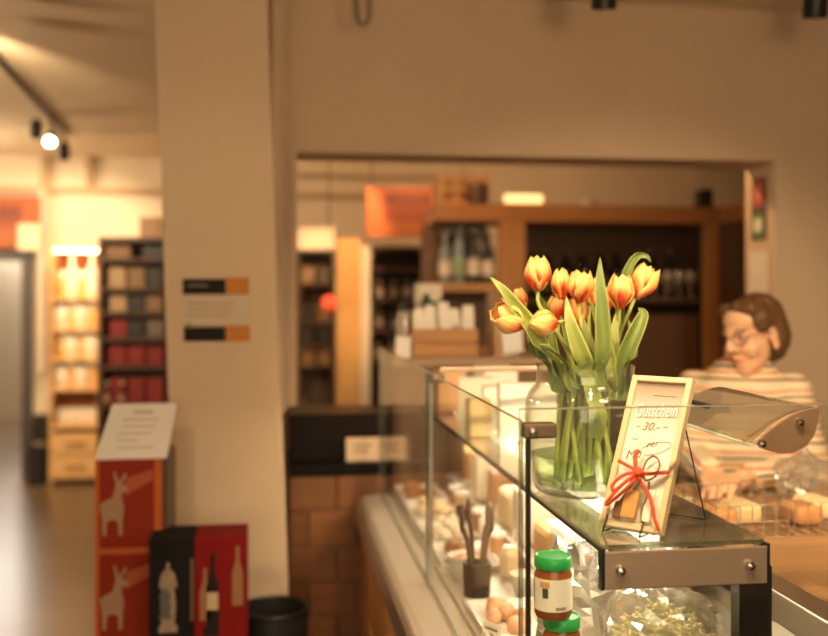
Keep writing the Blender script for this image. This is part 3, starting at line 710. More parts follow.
for i, (x, y, cc, lb) in enumerate([(1.02, 2.2, (.60, .30, .12), 'small brown bread roll packet in the left wire basket'), (1.10, 2.24, (.75, .55, .30), 'tan wrapped packet in the left wire basket'), (1.23, 2.2, (.55, .25, .10), 'brown wrapped packet in the right wire basket'), (1.30, 2.26, (.80, .62, .36), 'cream wrapped packet in the right wire basket')]):
    o = box('wrapped_packet', -.033, .033, -.05, .05, 0, .045, M('packet_%d' % i, cc, .4, var=.25, scale=30), None, .012); o.location = (x, y, WZ+.006); tag(o, lb, 'packet', 'packets in wire baskets')
o = MB().lathe([(0, 0), (.018, 0), (.018, .10), (0, .10)], n=18).build('paper_roll', M('paper_roll', (.86, .72, .52), .7), None, True, loc=(.965, 2.42, WZ+.0195), rot=(R(90), 0, R(40)))
tag(o, 'short cream paper roll lying on the worktop behind the frame', 'paper roll')
o = box('orange_box', -.05, .05, -.05, .05, 0, .075, M('orange_box', (.80, .45, .12), .6), None, .003); o.location = (1.55, 2.53, WZ+.001); tag(o, 'orange-yellow box at the right end of the worktop', 'box')

# ================================================================== INSIDE THE CASE
DK, RS = .9055, .9605
GREEN = M('green_lid', (.03, .42, .10), .3, var=.08)
def jar(c, label, group=None, h=.100, r=.031):
    t = empty('preserve_jar', c, R(random.uniform(-20, 20)), label, 'jar', group)
    MB().lathe([(.0, 0), (r*.92, 0), (r, .006), (r, h*.70), (r*.86, h*.80), (r*.86, h*.84), (0, h*.84)], n=24).build('sauce', M('jar_sauce', (.30, .085, .02), .12, var=.3, scale=50), t, True)
    MB().lathe([(0, h*.80), (r*.97, h*.80), (r*1.0, h*.82), (r*1.0, h*.965), (r*.94, h), (r*.90, h), (r*.86, h*.985), (0, h*.985)], n=28).build('lid', GREEN, t, True)
    # wrap-around paper label
    m = MB(); n = 14; vs = []; fs = []
    for i in range(n+1):
        a = R(200)+R(150)*i/n
        for rr, z in ((r+.0002, h*.14), (r+.0002, h*.66), (r+.0007, h*.66), (r+.0007, h*.14)): vs.append((rr*math.cos(a), rr*math.sin(a), z))
    for i in range(n):
        for k in range(4): fs.append((4*i+k, 4*i+(k+1) % 4, 4*i+4+(k+1) % 4, 4*i+4+k))
    fs += [(0, 1, 2, 3), (4*n+3, 4*n+2, 4*n+1, 4*n)]
    lb = m.add(vs, fs).build('paper_label', M('jar_label', (.90, .84, .72), .6, var=.03), t, True)
    def patch(a0, a1, z0, z1, mat, nm):
        m = MB(); vs = []; fs = []; k = 6
        for i in range(k+1):
            a = R(a0+(a1-a0)*i/k)
            for z in (z0, z1): vs.append(((r+.0011)*math.cos(a), (r+.0011)*math.sin(a), z))
        fs = [(2*i, 2*i+2, 2*i+3, 2*i+1) for i in range(k)]; m.add(vs, fs).build(nm, mat, lb)
    patch(236, 254, h*.36, h*.52, M('label_leaf', (.06, .08, .05), .6), 'emblem')
    patch(228, 258, h*.53, h*.62, M('label_orange', (.72, .40, .12), .6), 'emblem')
    patch(276, 308, h*.17, h*.22, M('label_grey', (.35, .30, .25), .6), 'lettering')
    return t
JY = 1.60; jx = ax(553, JY)
jz = DK+.001
ped = MB()
jar((jx+.016, JY+.005, DK+.0+.057), 'lower green-lidded jar of red sauce under another jar', 'green-lidded jars')
jar((jx, JY, DK+.1585), 'upper green-lidded jar of red sauce with a white label', 'green-lidded jars')
o = box('jar_riser', -.05, .05, -.05, .05, 0, .055, CREAM, None, .002); o.location = (jx+.012, JY, DK+.001); tag(o, 'small cream block under the green-lidded jars', 'riser')
# bag of noodles in cellophane
bagc = Vector((.645, 1.60, DK+.001))
pb = empty('noodle_bag', bagc, 0, 'clear cellophane bag of golden noodles under the shelf end plate', 'bag')
b_ = crumple('film', (0, 0, 0), (.115, .080, .122), CELLO, 8.3, None, None, .16, 26, neck=False); b_.parent = pb
nd = MB(); rn = random.Random(5)
for k in range(380):
    while True:
        p = Vector((rn.uniform(-1, 1), rn.uniform(-1, 1), rn.uniform(-.6, 1)))
        if p.length < .96: break
    p = Vector((p.x*.090, p.y*.060, .085+p.z*.088)); d = Vector((rn.uniform(-1, 1), rn.uniform(-1, 1), rn.uniform(-.5, .5))).normalized()*.012
    q = d.cross(Vector((0, 0, 1))).normalized()*.005
    nd.tube([p-d, p-d*.3+q, p+d*.3-q, p+d], .0032, 5)
nd = nd.build('noodles', M('noodles', (1.0, .80, .45), .5, var=.25, scale=40), pb, True); nd['kind'] = 'stuff'
SILV = M('silver_film', (.78, .74, .68), .18, .75, var=.15, scale=20)
crumple('foil_bag', (.56, 1.79, DK+.001), (.075, .060, .125), SILV, 5.2, 'crumpled silver foil bag beneath the vase inside the case', 'bag', .30, 22)
crumple('clear_bag', (.70, 1.77, DK+.001), (.055, .05, .13), CELLO, 2.2, 'empty clear cellophane bag behind the noodle bag', 'bag', .35, 22)

def price_card(x, y, z, label, w=.05, h=.036, lean=12, rz=-58):
    t = empty('price_card', (x, y, z), R(rz), label, 'price card', 'price cards in the case')
    mt = M('price_card', (.90, .83, .70), .7, var=.03)
    m = MB(); a = math.tan(R(lean))*h
    m.add([(-w/2, 0, 0), (w/2, 0, 0), (w/2, a, h), (-w/2, a, h), (-w/2, .0015, 0), (w/2, .0015, 0), (w/2, a+.0015, h), (-w/2, a+.0015, h)], [(0,1,2,3),(7,6,5,4),(0,4,5,1),(1,5,6,2),(2,6,7,3),(3,7,4,0)])
    c = m.build('card', mt, t)
    for k in range(2):
        z0 = h*(.62-.28*k); l = MB().add([(-w*.36, math.tan(R(lean))*z0-.0006, z0), (w*(.34-.2*k), math.tan(R(lean))*z0-.0006, z0), (w*(.34-.2*k), math.tan(R(lean))*(z0+.005)-.0006, z0+.005), (-w*.36, math.tan(R(lean))*(z0+.005)-.0006, z0+.005)], [(0,1,2,3)])
        l.build('lettering', INK, c)
    return t
def block(kind, x, y, z, sx, sy, sz, mat, label, cat, group=None, rz=0, bev=.008, top=None):
    t = empty(kind, (x, y, z), R(rz), label, cat, group)
    b = box('body', -sx/2, sx/2, -sy/2, sy/2, 0, sz, mat, t, bev)
    if top: box('label_strip', -sx*.30, sx*.30, -sy*.32, sy*.32, sz-.0005, sz+.0012, top, t)
    return t
def bowl(x, y, z, r, h, mat, fill, label):
    t = empty('serving_bowl', (x, y, z), 0, label, 'bowl', 'bowls in the case')
    MB().lathe([(0, 0), (r*.55, 0), (r*.62, h*.06), (r*.9, h*.6), (r, h), (r*.95, h), (r*.84, h*.6), (r*.55, h*.14), (0, h*.14)], n=28, cap=False).build('dish', mat, t, True)
    f = MB(); ell(f, (0, 0, h*.62), (r*.82, r*.82, h*.42), None, 14); fv = []
    for v in f.v: 
        v = Vector(v); fv.append(v+Vector((0, 0, .006*noise.noise(v*60))))
    f.v = [tuple(v) for v in fv]; f.build('salad', fill, t, True); return t
CH1 = M('cheese_pale', (.80, .60, .34), .5, var=.12); CH2 = M('cheese_rind', (.62, .36, .15), .55, var=.25); CH3 = M('cheese_cream', (.86, .74, .54), .5, var=.06)
WPAP = M('parchment', (.86, .78, .66), .6, var=.05); BRN = M('brown_crust', (.36, .16, .06), .6, var=.35, scale=25); PEACH = M('ham_peach', (.76, .40, .22), .45, var=.2)
PORC = M('porcelain', (.85, .80, .72), .2, var=.02)
# front row on the deck
rr = random.Random(11)
spec = [('tray', .49, 2.02), ('tray', .49, 2.52), ('tray', .49, 2.80), ('tray', .49, 3.06), ('tray', .49, 3.32)]
foods = [('peach sausage end on the nearest white tray', PEACH), ('dark antipasti on the second white tray', BRN), ('soft cheese on the middle white tray', CH3), ('golden cheese on the fourth white tray', CH1), ('dark sausage on the farthest white tray', BRN)]
for i, (_, x, y) in enumerate(spec):
    t = empty('serving_tray', (x, y, DK), 0, 'white porcelain tray, %s from the near end of the case' % ('first', 'second', 'third', 'fourth', 'fifth')[i], 'tray', 'serving trays in the case')
    m = MB(); m.add([(-.075, -.12, .02), (.075, -.12, .02), (.075, .12, .02), (-.075, .12, .02), (-.06, -.10, .0), (.06, -.10, .0), (.06, .10, .0), (-.06, .10, .0),
        (-.068, -.112, .02), (.068, -.112, .02), (.068, .112, .02), (-.068, .112, .02), (-.056, -.096, .004), (.056, -.096, .004), (.056, .096, .004), (-.056, .096, .004)],
        [(4,7,6,5), (0,1,9,8), (1,2,10,9), (2,3,11,10), (3,0,8,11), (0,4,5,1), (1,5,6,2), (2,6,7,3), (3,7,4,0), (8,9,13,12), (9,10,14,13), (10,11,15,14), (11,8,12,15), (12,13,14,15)])
    m.build('dish', PORC, t)
    lb, mt = foods[i]
    for k in range(7):
        px_, py_ = rr.uniform(-.038, .038), -.08+.16*k/6
        f = MB(); ell(f, (0, 0, 0), (rr.uniform(.018, .028), rr.uniform(.016, .026), rr.uniform(.012, .022)), None, 10)
        o = f.build('delicacy', mt, None, True, loc=(x+px_, y+py_, DK+.021), rot=(rr.uniform(-.3, .3), rr.uniform(-.3, .3), rr.uniform(0, 3)))
        tag(o, lb+', %s piece along' % ('first', 'second', 'third', 'fourth', 'fifth', 'sixth', 'last')[k], 'food', 'food on tray %s' % ('one', 'two', 'three', 'four', 'five')[i])
# back row on the riser
rowdef = [
 ('cheese_block', .69, 1.98, .12, .12, .075, CH3, PAPER, 'cream cheese block with a paper label in the near half of the case', 'cheese'),
 ('wrapped_cheese', .67, 2.13, .11, .10, .120, WPAP, PAPER, 'parchment-wrapped cheese beside the cream cheese block', 'cheese'),
 ('cheese_block', .69, 2.30, .13, .13, .085, CH2, PAPER, 'brown-rinded cheese block near the middle pane', 'cheese'),
 ('wrapped_cheese', .67, 2.47, .12, .11, .150, WPAP, PAPER, 'tall parchment-wrapped cheese just past the middle pane', 'cheese'),
 ('cheese_block', .68, 2.64, .13, .12, .105, CH1, PAPER, 'golden cheese block in the far half of the case', 'cheese'),
 ('bread_loaf', .68, 2.82, .12, .15, .125, BRN, None, 'dark crusted loaf lying in the far half of the case', 'bread'),
 ('wrapped_cheese', .67, 3.00, .12, .11, .16, CH3, PAPER, 'pale wrapped cheese behind the dark loaf', 'cheese'),
 ('cheese_block', .68, 3.20, .12, .12, .13, CH2, PAPER, 'small brown cheese block at the far end of the case', 'cheese'),
 ('cheese_block', 0.568, 2.36, .05, .05, .075, CH1, PAPER, 'small golden cheese pack between tongs and riser', 'cheese'),
 ('wrapped_cheese', .574, 2.66, .04, .036, .085, WPAP, PAPER, 'slim white wrapped cheese before the golden block', 'cheese')]
for (k, x, y, sx, sy, sz, mt, tp, lb, ct) in rowdef:
    block(k, x, y, RS if x > .62 else DK, sx, sy, sz, mt, lb, ct, 'cheeses and loaves in the case' if k != 'x' else None, rr.uniform(-8, 8), .018, tp)
for i, (x, y, z) in enumerate([(.425, 1.93, DK), (.425, 2.42, DK), (.425, 2.70, DK), (.425, 2.96, DK), (.60+.012, 2.10, RS), (.612, 2.44, RS), (.612, 2.76, RS), (.612, 3.10, RS)]):
    price_card(x, y, z, 'cream price card standing %s' % ['before the first tray', 'before the second tray', 'before the third tray', 'before the fourth tray', 'in front of the wrapped cheese', 'beside the middle pane on the riser', 'in front of the dark loaf', 'at the far end of the riser'][i])
bowl(.46, 2.36, DK, .045, .06, PORC, PEACH, 'white bowl of peach salad just behind the tongs')
bowl(.565, 2.20, DK, .034, .055, PORC, CH3, 'small white bowl of cream spread beside the tongs')
bowl(.565, 2.90, DK, .030, .055, M('brown_cup', (.04, .022, .012), .4), BRN, 'small dark bowl in the far half of the case')
TUB = M('clear_tub', (.80, .70, .55), .25, var=.1); LIDW = M('tub_lid', (.90, .86, .78), .4, var=.02)
for i, (x, y, h, cc, lb) in enumerate([(.575, 2.52, .07, (.62, .30, .12), 'small tub of orange relish past the middle pane'), (.575, 2.58, .07, (.75, .62, .40), 'small tub of cream dip past the middle pane'), (.575, 2.76, .08, (.30, .10, .05), 'small tub of dark jam in the far half of the case'), (.575, 3.02, .075, (.72, .55, .30), 'small tub of golden spread in the far half of the case'), (.575, 3.12, .075, (.40, .16, .07), 'small tub of brown relish near the far end of the case'), (.58, 2.08, .06, (.66, .42, .20), 'small tub of tan spread beside the near tray')]):
    t = empty('food_tub', (x, y, DK), 0, lb, 'tub', 'tubs in the case')
    MB().lathe([(0, 0), (.017, 0), (.0205, h*.86), (0, h*.86)], n=18).build('tub', M('tub_%d' % i, cc, .3, var=.2), t, True)
    MB().lathe([(0, h*.86), (.022, h*.86), (.022, h), (0, h)], n=18).build('lid', LIDW, t, True)
# servers and tongs standing in a holder
hol = empty('utensil_holder', (.545, 1.76, DK), 0, 'dark holder with brown serving tongs standing in the case', 'utensil holder')
MB().lathe([(0, 0), (.030, 0), (.033, .075), (.029, .075), (.026, .008), (0, .008)], n=20, cap=False).build('cup', M('brown_cup', (.04, .022, .012), .4), hol, True)
hol.location = (.462, 2.235, DK)
for i, (dx, dy, top) in enumerate([(-.030, .01, .19), (-.012, .03, .205), (.022, -.005, .20), (.036, .02, .185)]):
    o = empty('serving_tongs', (.462, 2.235, DK+.010), 0, ['brown serving tongs leaning left in the dark holder', 'brown serving tongs leaning back in the dark holder', 'brown serving spoon leaning right in the dark holder', 'outermost brown spoon leaning right in the dark holder'][i], 'utensil', 'utensils in the holder')
    UM = wood('utensil_wood', (.10, .045, .018), stretch=(8, 8, 1))
    MB().tube([(dx*.3, dy*.3, 0), (dx*.7, dy*.7, top*.6), (dx, dy, top-.05)], [.005, .0055, .006], 8).build('shaft', UM, o, True)
    f = MB(); ell(f, (dx*1.1, dy*1.1, top-.03), (.006, .014, .030), None, 10); f.build('blade', UM, o, True)
# things standing on the glass shelf behind the vase
for i, (x, y, sx, sy, sz, mt, lb) in enumerate([
  (.66, 2.55, .15, .07, .145, M('white_carton', (.90, .87, .82), .5, var=.02), 'white carton on the glass shelf just behind the vase'),
  (.66, 2.72, .16, .10, .120, M('white_carton'), 'second white carton on the glass shelf behind the vase'),
  (.60, 2.92, .10, .08, .13, WPAP, 'parchment paper bag on the glass shelf'),
  (.69, 3.05, .11, .12, .150, M('white_carton'), 'white carton standing farthest back on the glass shelf'),
  (.57, 3.18, .09, .09, .13, PEACH, 'peach coloured tin on the glass shelf at the far end'),
  (.545, 2.62, .06, .06, .10, CH1, 'small yellow packet on the glass shelf by the white carton')]):
    block('carton', x, y, SH_Z+.001, sx, sy, sz, mt, lb, 'carton', 'cartons on the glass shelf', rr.uniform(-12, 12), .004, None)

# ================================================================== WOODEN CROSS COUNTER WITH DARK GLASS CASE
YX = 3.56
zt_ = az(463, YX, 320); zt2 = az(475, YX, 320)
cc = empty('cross_counter', (0, 0, 0), 0, 'oak plank counter with black top and dark glass case beside the pillar', 'counter')
x0, x1 = .062, .40
nbd = 7; hh_ = (zt2-.06)/nbd
for k in range(nbd):
    for j in range(2):
        a = x0+(x1-x0)*((j+(.4 if k % 2 else 0))/2); b_ = min(x1, a+(x1-x0)/2-.003); a = max(a, x0)
        box('plank', a, b_, YX-.003*((k+j) % 2), YX+.02, .06+k*hh_, .06+(k+1)*hh_-.002, wood('cross_oak_%d' % ((k+2*j) % 3), [(.19, .070, .019), (.16, .058, .015), (.215, .080, .022)][(k+2*j) % 3]), cc, .003)
        if k % 2 and j == 0: box('plank', x0, a-.003, YX, YX+.02, .06+k*hh_, .06+(k+1)*hh_-.004, wood('cross_oak_1', (.16, .058, .015)), cc, .003)
box('carcass', x0, x1, YX+.02, 3.88, .0, zt2, DARKP, cc)
box('worktop', x0-.004, x1+.01, YX-.02, 3.885, zt2, zt_, M('black_stone', (.005, .004, .003), .5, spec=.12), cc, .003)
zg = az(416, YX, 320)
box('glass_case', x0, x1, YX+.05, 3.88, zt_, zg, M('smoked_glass', (.010, .005, .003), .35, var=.6, scale=7, spec=.10), cc, .003)
t = empty('note_card', (ax(364, YX-.01), YX+.015, zt_), 0, 'beige note card with handwriting standing on the black worktop', 'card')
w_ = .062; hcard = az(438, YX, 364)-zt_
box('card', -w_, w_, 0, .003, 0.001, hcard, M('beige_card', (.72, .52, .34), .7, var=.05), t)
for k in range(2): box('lettering', -w_*.6, w_*(.5-.2*k), -.0012, -.0002, hcard*(.62-.22*k), hcard*(.70-.22*k), M('brown_ink', (.28, .17, .10), .8), t)
# back cabinet carrying the crate
bc = empty('rear_cabinet', (0, 0, 0), 0, 'brown wooden cabinet at the far end of the glass counter', 'cabinet')
zc = az(355, 3.72, 445)
box('body', .43, 1.02, 3.56, 3.86, 0, zc-.03, wood('cabinet_brown', (.22, .12, .06), stretch=(10, 10, 1)), bc, .003)
box('top', .42, 1.03, 3.55, 3.865, zc-.03, zc, wood('cabinet_top', (.42, .28, .17)), bc, .003)
for k in range(3):
    box('door_panel', .45+k*.19, .45+k*.19+.17, 3.553, 3.559, .2, zc-.06, wood('cabinet_door', (.27, .15, .075), stretch=(10, 10, 1)), bc, .002)
crate = empty('wooden_crate', (0, 0, 0), 0, 'wooden crate full of white packets on the rear cabinet', 'crate')
cx0, cx1 = ax(412, 3.62), ax(478, 3.62); CW = wood('crate_wood', (.50, .24, .085))
hz_ = az(328, 3.62, 445)-zc
for k in range(2):
    z0 = zc+.001+k*hz_/2
    box('slat', cx0, cx1, 3.612, 3.622, z0, z0+hz_/2-.004, CW, crate, .002); box('slat', cx0, cx1, 3.80, 3.81, z0, z0+hz_/2-.004, CW, crate, .002)
    for xx in (cx0, cx1-.010): box('slat', xx, xx+.010, 3.622, 3.80, z0, z0+hz_/2-.004, CW, crate, .002)
box('bottom', cx0+.010, cx1-.010, 3.622, 3.80, zc+.001, zc+.010, CW, crate)
npk = 5
for k in range(npk):
    xx = cx0+.03+(cx1-cx0-.06)*k/(npk-1)
    t = empty('coffee_packet', (xx, 3.665+.03*(k % 2), zc+.0115), R(rr.uniform(-10, 10)), ['white packet at the left end of the wooden crate', 'second white packet from the left in the wooden crate', 'middle white packet in the wooden crate', 'white packet with a grey mark in the wooden crate', 'white packet at the right end of the wooden crate'][k], 'packet', 'packets in the crate')
    hp = .165+.012*(k % 3)
    m = MB(); m.add([(-.021, -.022, 0), (.021, -.022, 0), (.021, .022, 0), (-.021, .022, 0), (-.023, -.020, hp*.7), (.023, -.020, hp*.7), (.023, .020, hp*.7), (-.023, .020, hp*.7), (-.02, -.003, hp), (.02, -.003, hp), (.02, .003, hp), (-.02, .003, hp)],
        [(0,3,2,1), (0,1,5,4), (1,2,6,5), (2,3,7,6), (3,0,4,7), (4,5,9,8), (5,6,10,9), (6,7,11,10), (7,4,8,11), (8,9,10,11)])
    m.build('bag', M('white_packet', (.84, .77, .66), .5, var=.05), t, bevel=.003)
    if k == 3: box('print', -.012, .012, -.0228, -.0216, hp*.35, hp*.6, M('grey_print', (.20, .17, .15), .6), t)
# white tag, thermos, plant, paper bag beside the crate
o = box('price_tag', ax(395, 3.60), ax(410, 3.60), 3.58, 3.584, zc+.001, zc+.001+(az(328, 3.6, 400)-az(349, 3.6, 400)), PAPER, None); tag(o, 'small white tag standing left of the wooden crate', 'price tag')
t = empty('thermos_flask', (ax(405, 3.74), 3.74, zc), 0, 'pale steel thermos jug left of the wooden crate', 'flask')
MB().lathe([(0, 0), (.032, 0), (.034, .01), (.034, .13), (.026, .16), (.022, .165), (0, .165)], n=22).build('body', M('thermos_pale', (.50, .42, .34), .35, .4), t, True)
MB().lathe([(0, .165), (.024, .165), (.024, .185), (.015, .20), (0, .20)], n=18).build('lid', BLACK, t, True)
MB().tube(cr([(-.03, 0, .14), (-.06, 0, .13), (-.06, 0, .06), (-.033, 0, .04)], 5), .005, 8).build('handle', BLACK, t, True)
t = empty('coffee_grinder', (ax(427, 3.84), 3.82, zc), 0, 'white coffee grinder behind the packet crate', 'appliance')
box('body', -.045, .045, -.035, .035, 0, .19, CREAM, t, .008); box('hopper', -.05, .05, -.037, .037, .19, .27, M('grinder_white', (.72, .62, .48), .5), t, .006); box('spout', -.025, .0, -.055, -.036, .15, .23, BLACK, t, .003)
t = empty('potted_herb', (ax(433, 3.72), 3.745, zc+.19), 0, 'small green herb sprigs above the packets in the crate', 'plant')
m = MB()
for k in range(14):
    a = rr.uniform(0, 6.28); d = Vector((math.cos(a), math.sin(a)*.6, rr.uniform(-.1, .5)))*rr.uniform(.03, .06); q = d.cross(Vector((0, 0, 1))).normalized()*.012
    o = MB().add([Vector((0, 0, 0)), d*.5+q, d, d*.5-q, d*.5+Vector((0, 0, .006))], [(0, 1, 4), (1, 2, 4), (2, 3, 4), (3, 0, 4), (0, 3, 2, 1)]).build('leaf', M('herb_leaf', (.10, .20, .035), .5, var=.3), t)
MB().tube([(0, 0, -.18), (0, 0, .0)], .003, 6).build('stalk', STEM, t)
t = empty('paper_bag', (ax(505, 3.62), 3.66, zc), R(15), 'brown paper bag with a white tag right of the wooden crate', 'bag')
m = MB(); hb = az(318, 3.62, 500)-zc
m.add([(-.045, -.03, 0), (.045, -.03, 0), (.045, .03, 0), (-.045, .03, 0), (-.05, -.028, hb*.6), (.048, -.028, hb*.6), (.048, .028, hb*.6), (-.05, .028, hb*.6), (-.04, -.004, hb), (.042, -.004, hb*.97), (.042, .004, hb*.97), (-.04, .004, hb)],
      [(0,3,2,1), (0,1,5,4), (1,2,6,5), (2,3,7,6), (3,0,4,7), (4,5,9,8), (5,6,10,9), (6,7,11,10), (7,4,8,11), (8,9,10,11)])
m.build('bag', M('kraft_paper', (.55, .34, .17), .75, var=.2, bump=.3), t)
o = MB().add([(0, 0, 0), (.085, 0, .012), (.075, 0, .105), (-.012, 0, .092), (0, .003, 0), (.085, .003, .012), (.075, .003, .105), (-.012, .003, .092)], [(0,1,2,3),(7,6,5,4),(0,4,5,1),(1,5,6,2),(2,6,7,3),(3,7,4,0)]).build('tag', M('bright_tag', (.96, .95, .93), .6), t, loc=(-.02, -.045, .005))

# ================================================================== AROUND THE PILLAR
YQ = Yp-.002
def prect(px0, px1, py0, py1, Y, y0, y1): 
    cxp = (px0+px1)/2; return (ax(px0, Y), ax(px1, Y), y0, y1, az(py1, Y, cxp), az(py0, Y, cxp))
t = empty('wall_plaque', (0, 0, 0), 0, 'dark, orange and cream information plaque on the pillar', 'plaque')
DKP = M('plaque_dark', (.022, .016, .012), .75, spec=.15); ORP = M('plaque_orange', (.56, .22, .05), .75, spec=.15)
def pq(nm, a, mat, d=.006): return box(nm, *prect(*a, Yp, Yp-d-.001, Yp-.001), mat, t, .001)
pq('panel', (183, 225.5, 279, 294), DKP); pq('panel', (226, 249, 277.5, 294), ORP)
pq('panel', (183, 248, 296, 325), M('plaque_cream', (.60, .47, .33), .6), .005)
pq('panel', (184, 225.5, 327, 341), DKP); pq('panel', (226, 250, 326, 341), ORP)
for y in (302, 308, 314): pq('lettering', (188, 240-(y % 5)*3, y, y+2.5), M('plaque_grey', (.46, .35, .24), .7), .0058)
pq('lettering', (188, 208, 284, 287), M('plaque_text', (.13, .11, .09), .6), .0068)
o = MB(); o.prism([(ax(186, Yp), az(327, Yp, 190)), (ax(192, Yp), az(328, Yp, 190)), (ax(191, Yp), az(324, Yp, 190)), (ax(188, Yp), az(322.5, Yp, 190))], 'y', Yp-.009, Yp-.0075).build('leaf_emblem', M('leaf_green', (.16, .28, .03), .5), t)

RED = M('carton_red', (.27, .028, .011), .75, spec=.15, var=.2, scale=8); RED2 = M('carton_darkred', (.30, .025, .015), .75, spec=.15, var=.2, scale=8); ORG = M('carton_orange', (.52, .12, .03), .75, spec=.15, var=.15)
DEER = M('deer_print', (.38, .22, .12), .6, var=.15); GOLD = M('gold_print', (.30, .14, .05), .6)
def deer(parent, x, y, z, s):
    """a standing deer printed on the carton, in the x-z plane"""
    P = [(-.16, 0), (-.11, 0), (-.10, .20), (-.02, .24), (.06, .20), (.07, 0), (.12, 0), (.13, .26), (.15, .40), (.12, .52), (.11, .62), (.21, .66), (.20, .71), (.11, .76), (.19, .90), (.17, .93), (.07, .79), (.02, .95), (-.01, .94), (.03, .76), (.01, .66), (-.02, .56), (-.12, .52), (-.20, .46), (-.17, .26)]
    return MB().prism([(x+u*s, z+v*s) for u, v in P][::-1], 'y', y-.0008, y).build('deer_emblem', DEER, parent)
YR = 3.02
bx0, bx1 = ax(95, YR), ax(162, YR); ztop = az(460, YR, 128); hb = ztop/4
for k in range(4):
    z1 = ztop-k*hb
    t = empty('gift_carton', (bx0, YR, z1-hb), 0, ['topmost red carton with a pale deer in the tall stack', 'second red carton from the top in the deer stack', 'third red carton from the top in the deer stack', 'lowest red carton of the deer stack on the floor'][k], 'box', 'red deer cartons')
    W_ = bx1-bx0
    box('carton', 0, W_, 0, .20, .0005, hb-.0005, [RED, RED2, RED, RED2][k] if False else RED, t, .003)
    box('border', .0, .012, -.0012, 0, .0, hb-.001, ORG, t); box('border', W_-.022, W_, -.0012, 0, .0, hb-.001, ORG, t)
    box('border', .012, W_-.022, -.0012, 0, .0, .018, ORG, t)
    deer(t, W_*.28, -.0012, hb*.20, hb*.72)
    m = MB().prism([(W_*.45, hb*.62), (W_*.86, hb*.78), (W_*.86, hb*.90), (W_*.45, hb*.80)], 'y', -.0018, -.0004).build('swoosh_print', M('swoosh', (.42, .10, .045), .75, spec=.15), t)
    box('lid_line', .012, W_-.022, -.0016, -.0004, hb*.93, hb*.96, RED2, t)
# side board next to the stack
o = box('display_board', ax(163, YR+.1), ax(171, YR+.1), YR+.02, YR+.24, 0, az(452, YR+.1, 168), WDARK); tag(o, 'narrow dark board standing between deer cartons and pillar', 'board')
# the leaning notice
t = empty('paper_notice', (bx0+.095, YR+.06, ztop+.001), 0, 'white printed notice leaning on top of the deer cartons', 'notice')
hN = az(405, YR+.1, 140)-ztop; sl = .02
m = MB().add([(-.097, -.05, 0), (.108, -.05, 0), (.128, .07, hN), (-.066, .07, hN), (-.097, -.047, 0), (.108, -.047, 0), (.128, .073, hN), (-.066, .073, hN)], [(0,1,2,3),(7,6,5,4),(0,4,5,1),(1,5,6,2),(2,6,7,3),(3,7,4,0)])
m.build('sheet', M('notice_paper', (.80, .75, .68), .7, var=.04), t)
for k, (a, b_) in enumerate(((.36, .66), (.22, .76), (.26, .74), (.20, .70), (.22, .52), (.25, .78))):
    v = .82-.125*k; th_ = .045 if k == 0 else .022
    def PP(u, v): return (-.097+.031*v+(.205-.010*v)*u, -.0512+.12*v, hN*v)
    MB().add([PP(a, v), PP(b_, v), PP(b_, v+th_), PP(a, v+th_)], [(0, 1, 2, 3)]).build('lettering', M('notice_ink', (.48, .37, .28), .8), t)
# two bottle cartons on a low stand
YK = 2.92; zk1 = az(537, YK, 200); hk = .36; zk0 = zk1-hk
o = box('display_stand', ax(146, YK), ax(252, YK), YK-.01, YK+.155, 0, zk0-.001, BLACK, None, .004); tag(o, 'low black stand under the two bottle cartons', 'stand')
k0, k1, k2 = ax(149, YK), ax(194.5, YK), ax(247, YK)
t = empty('bottle_carton', (k0, YK, zk0), 0, 'black bottle carton with a pale printed figure before the pillar', 'box', 'bottle cartons')
W_ = k1-k0-.001
box('carton', 0, W_, 0, .15, 0, hk, M('carton_black', (.012, .010, .009), .75, spec=.15), t, .002)
m = [(-.20, 0), (.20, 0), (.20, .10), (.14, .12), (.17, .40), (.13, .62), (.20, .66), (.14, .84), (.04, .92), (.03, 1.0), (-.03, 1.0), (-.04, .92), (-.14, .84), (-.20, .66), (-.13, .62), (-.17, .40), (-.14, .12), (-.20, .10)]
MB().prism([(W_*.42+u*.13, .09+v*.20) for u, v in m][::-1], 'y', -.0008, 0).build('figure_print', M('figure_print', (.32, .22, .14), .6, var=.5, scale=35), t)
MB().prism([(W_*.36+u*.09, .13+v*.09) for u, v in m][::-1], 'y', -.0016, -.0008).build('figure_print', M('figure_grey', (.10, .09, .08), .6), t)
box('side_stripe', W_-.010, W_-.002, -.0008, 0, .12, .30, M('brown_stripe', (.16, .09, .05), .6), t)
t = empty('bottle_carton', (k1, YK, zk0), 0, 'red bottle carton with dark bottle prints before the pillar', 'box', 'bottle cartons')
W_ = k2-k1
box('carton', 0, W_, 0, .15, 0, hk, M('carton_crimson', (.21, .009, .008), .75, spec=.15, var=.2), t, .002)
bp_ = [(-.5, 0), (.5, 0), (.5, .55), (.18, .75), (.16, 1), (-.16, 1), (-.18, .75), (-.5, .55)]
MB().prism([(W_*.34+u*.036, .10+v*.21) for u, v in bp_][::-1], 'y', -.0010, 0).build('bottle_print', M('bottle_print', (.02, .014, .012), .75, spec=.15), t)
MB().prism([(W_*.20+u*.030, .12+v*.15) for u, v in bp_][::-1], 'y', -.0010, 0).build('bottle_print', M('gold_print', ()), t)
MB().prism([(W_*.82+u*.030, .16+v*.17) for u, v in bp_][::-1], 'y', -.0010, 0).build('bottle_print', M('gold_print'), t)
box('label_print', W_*.23, W_*.45, -.0018, -.001, .15, .20, M('print_beige', (.55, .38, .22), .6), t)
box('base_print', W_*.16, W_*.46, -.0014, -.0006, .075, .10, M('bottle_print'), t)
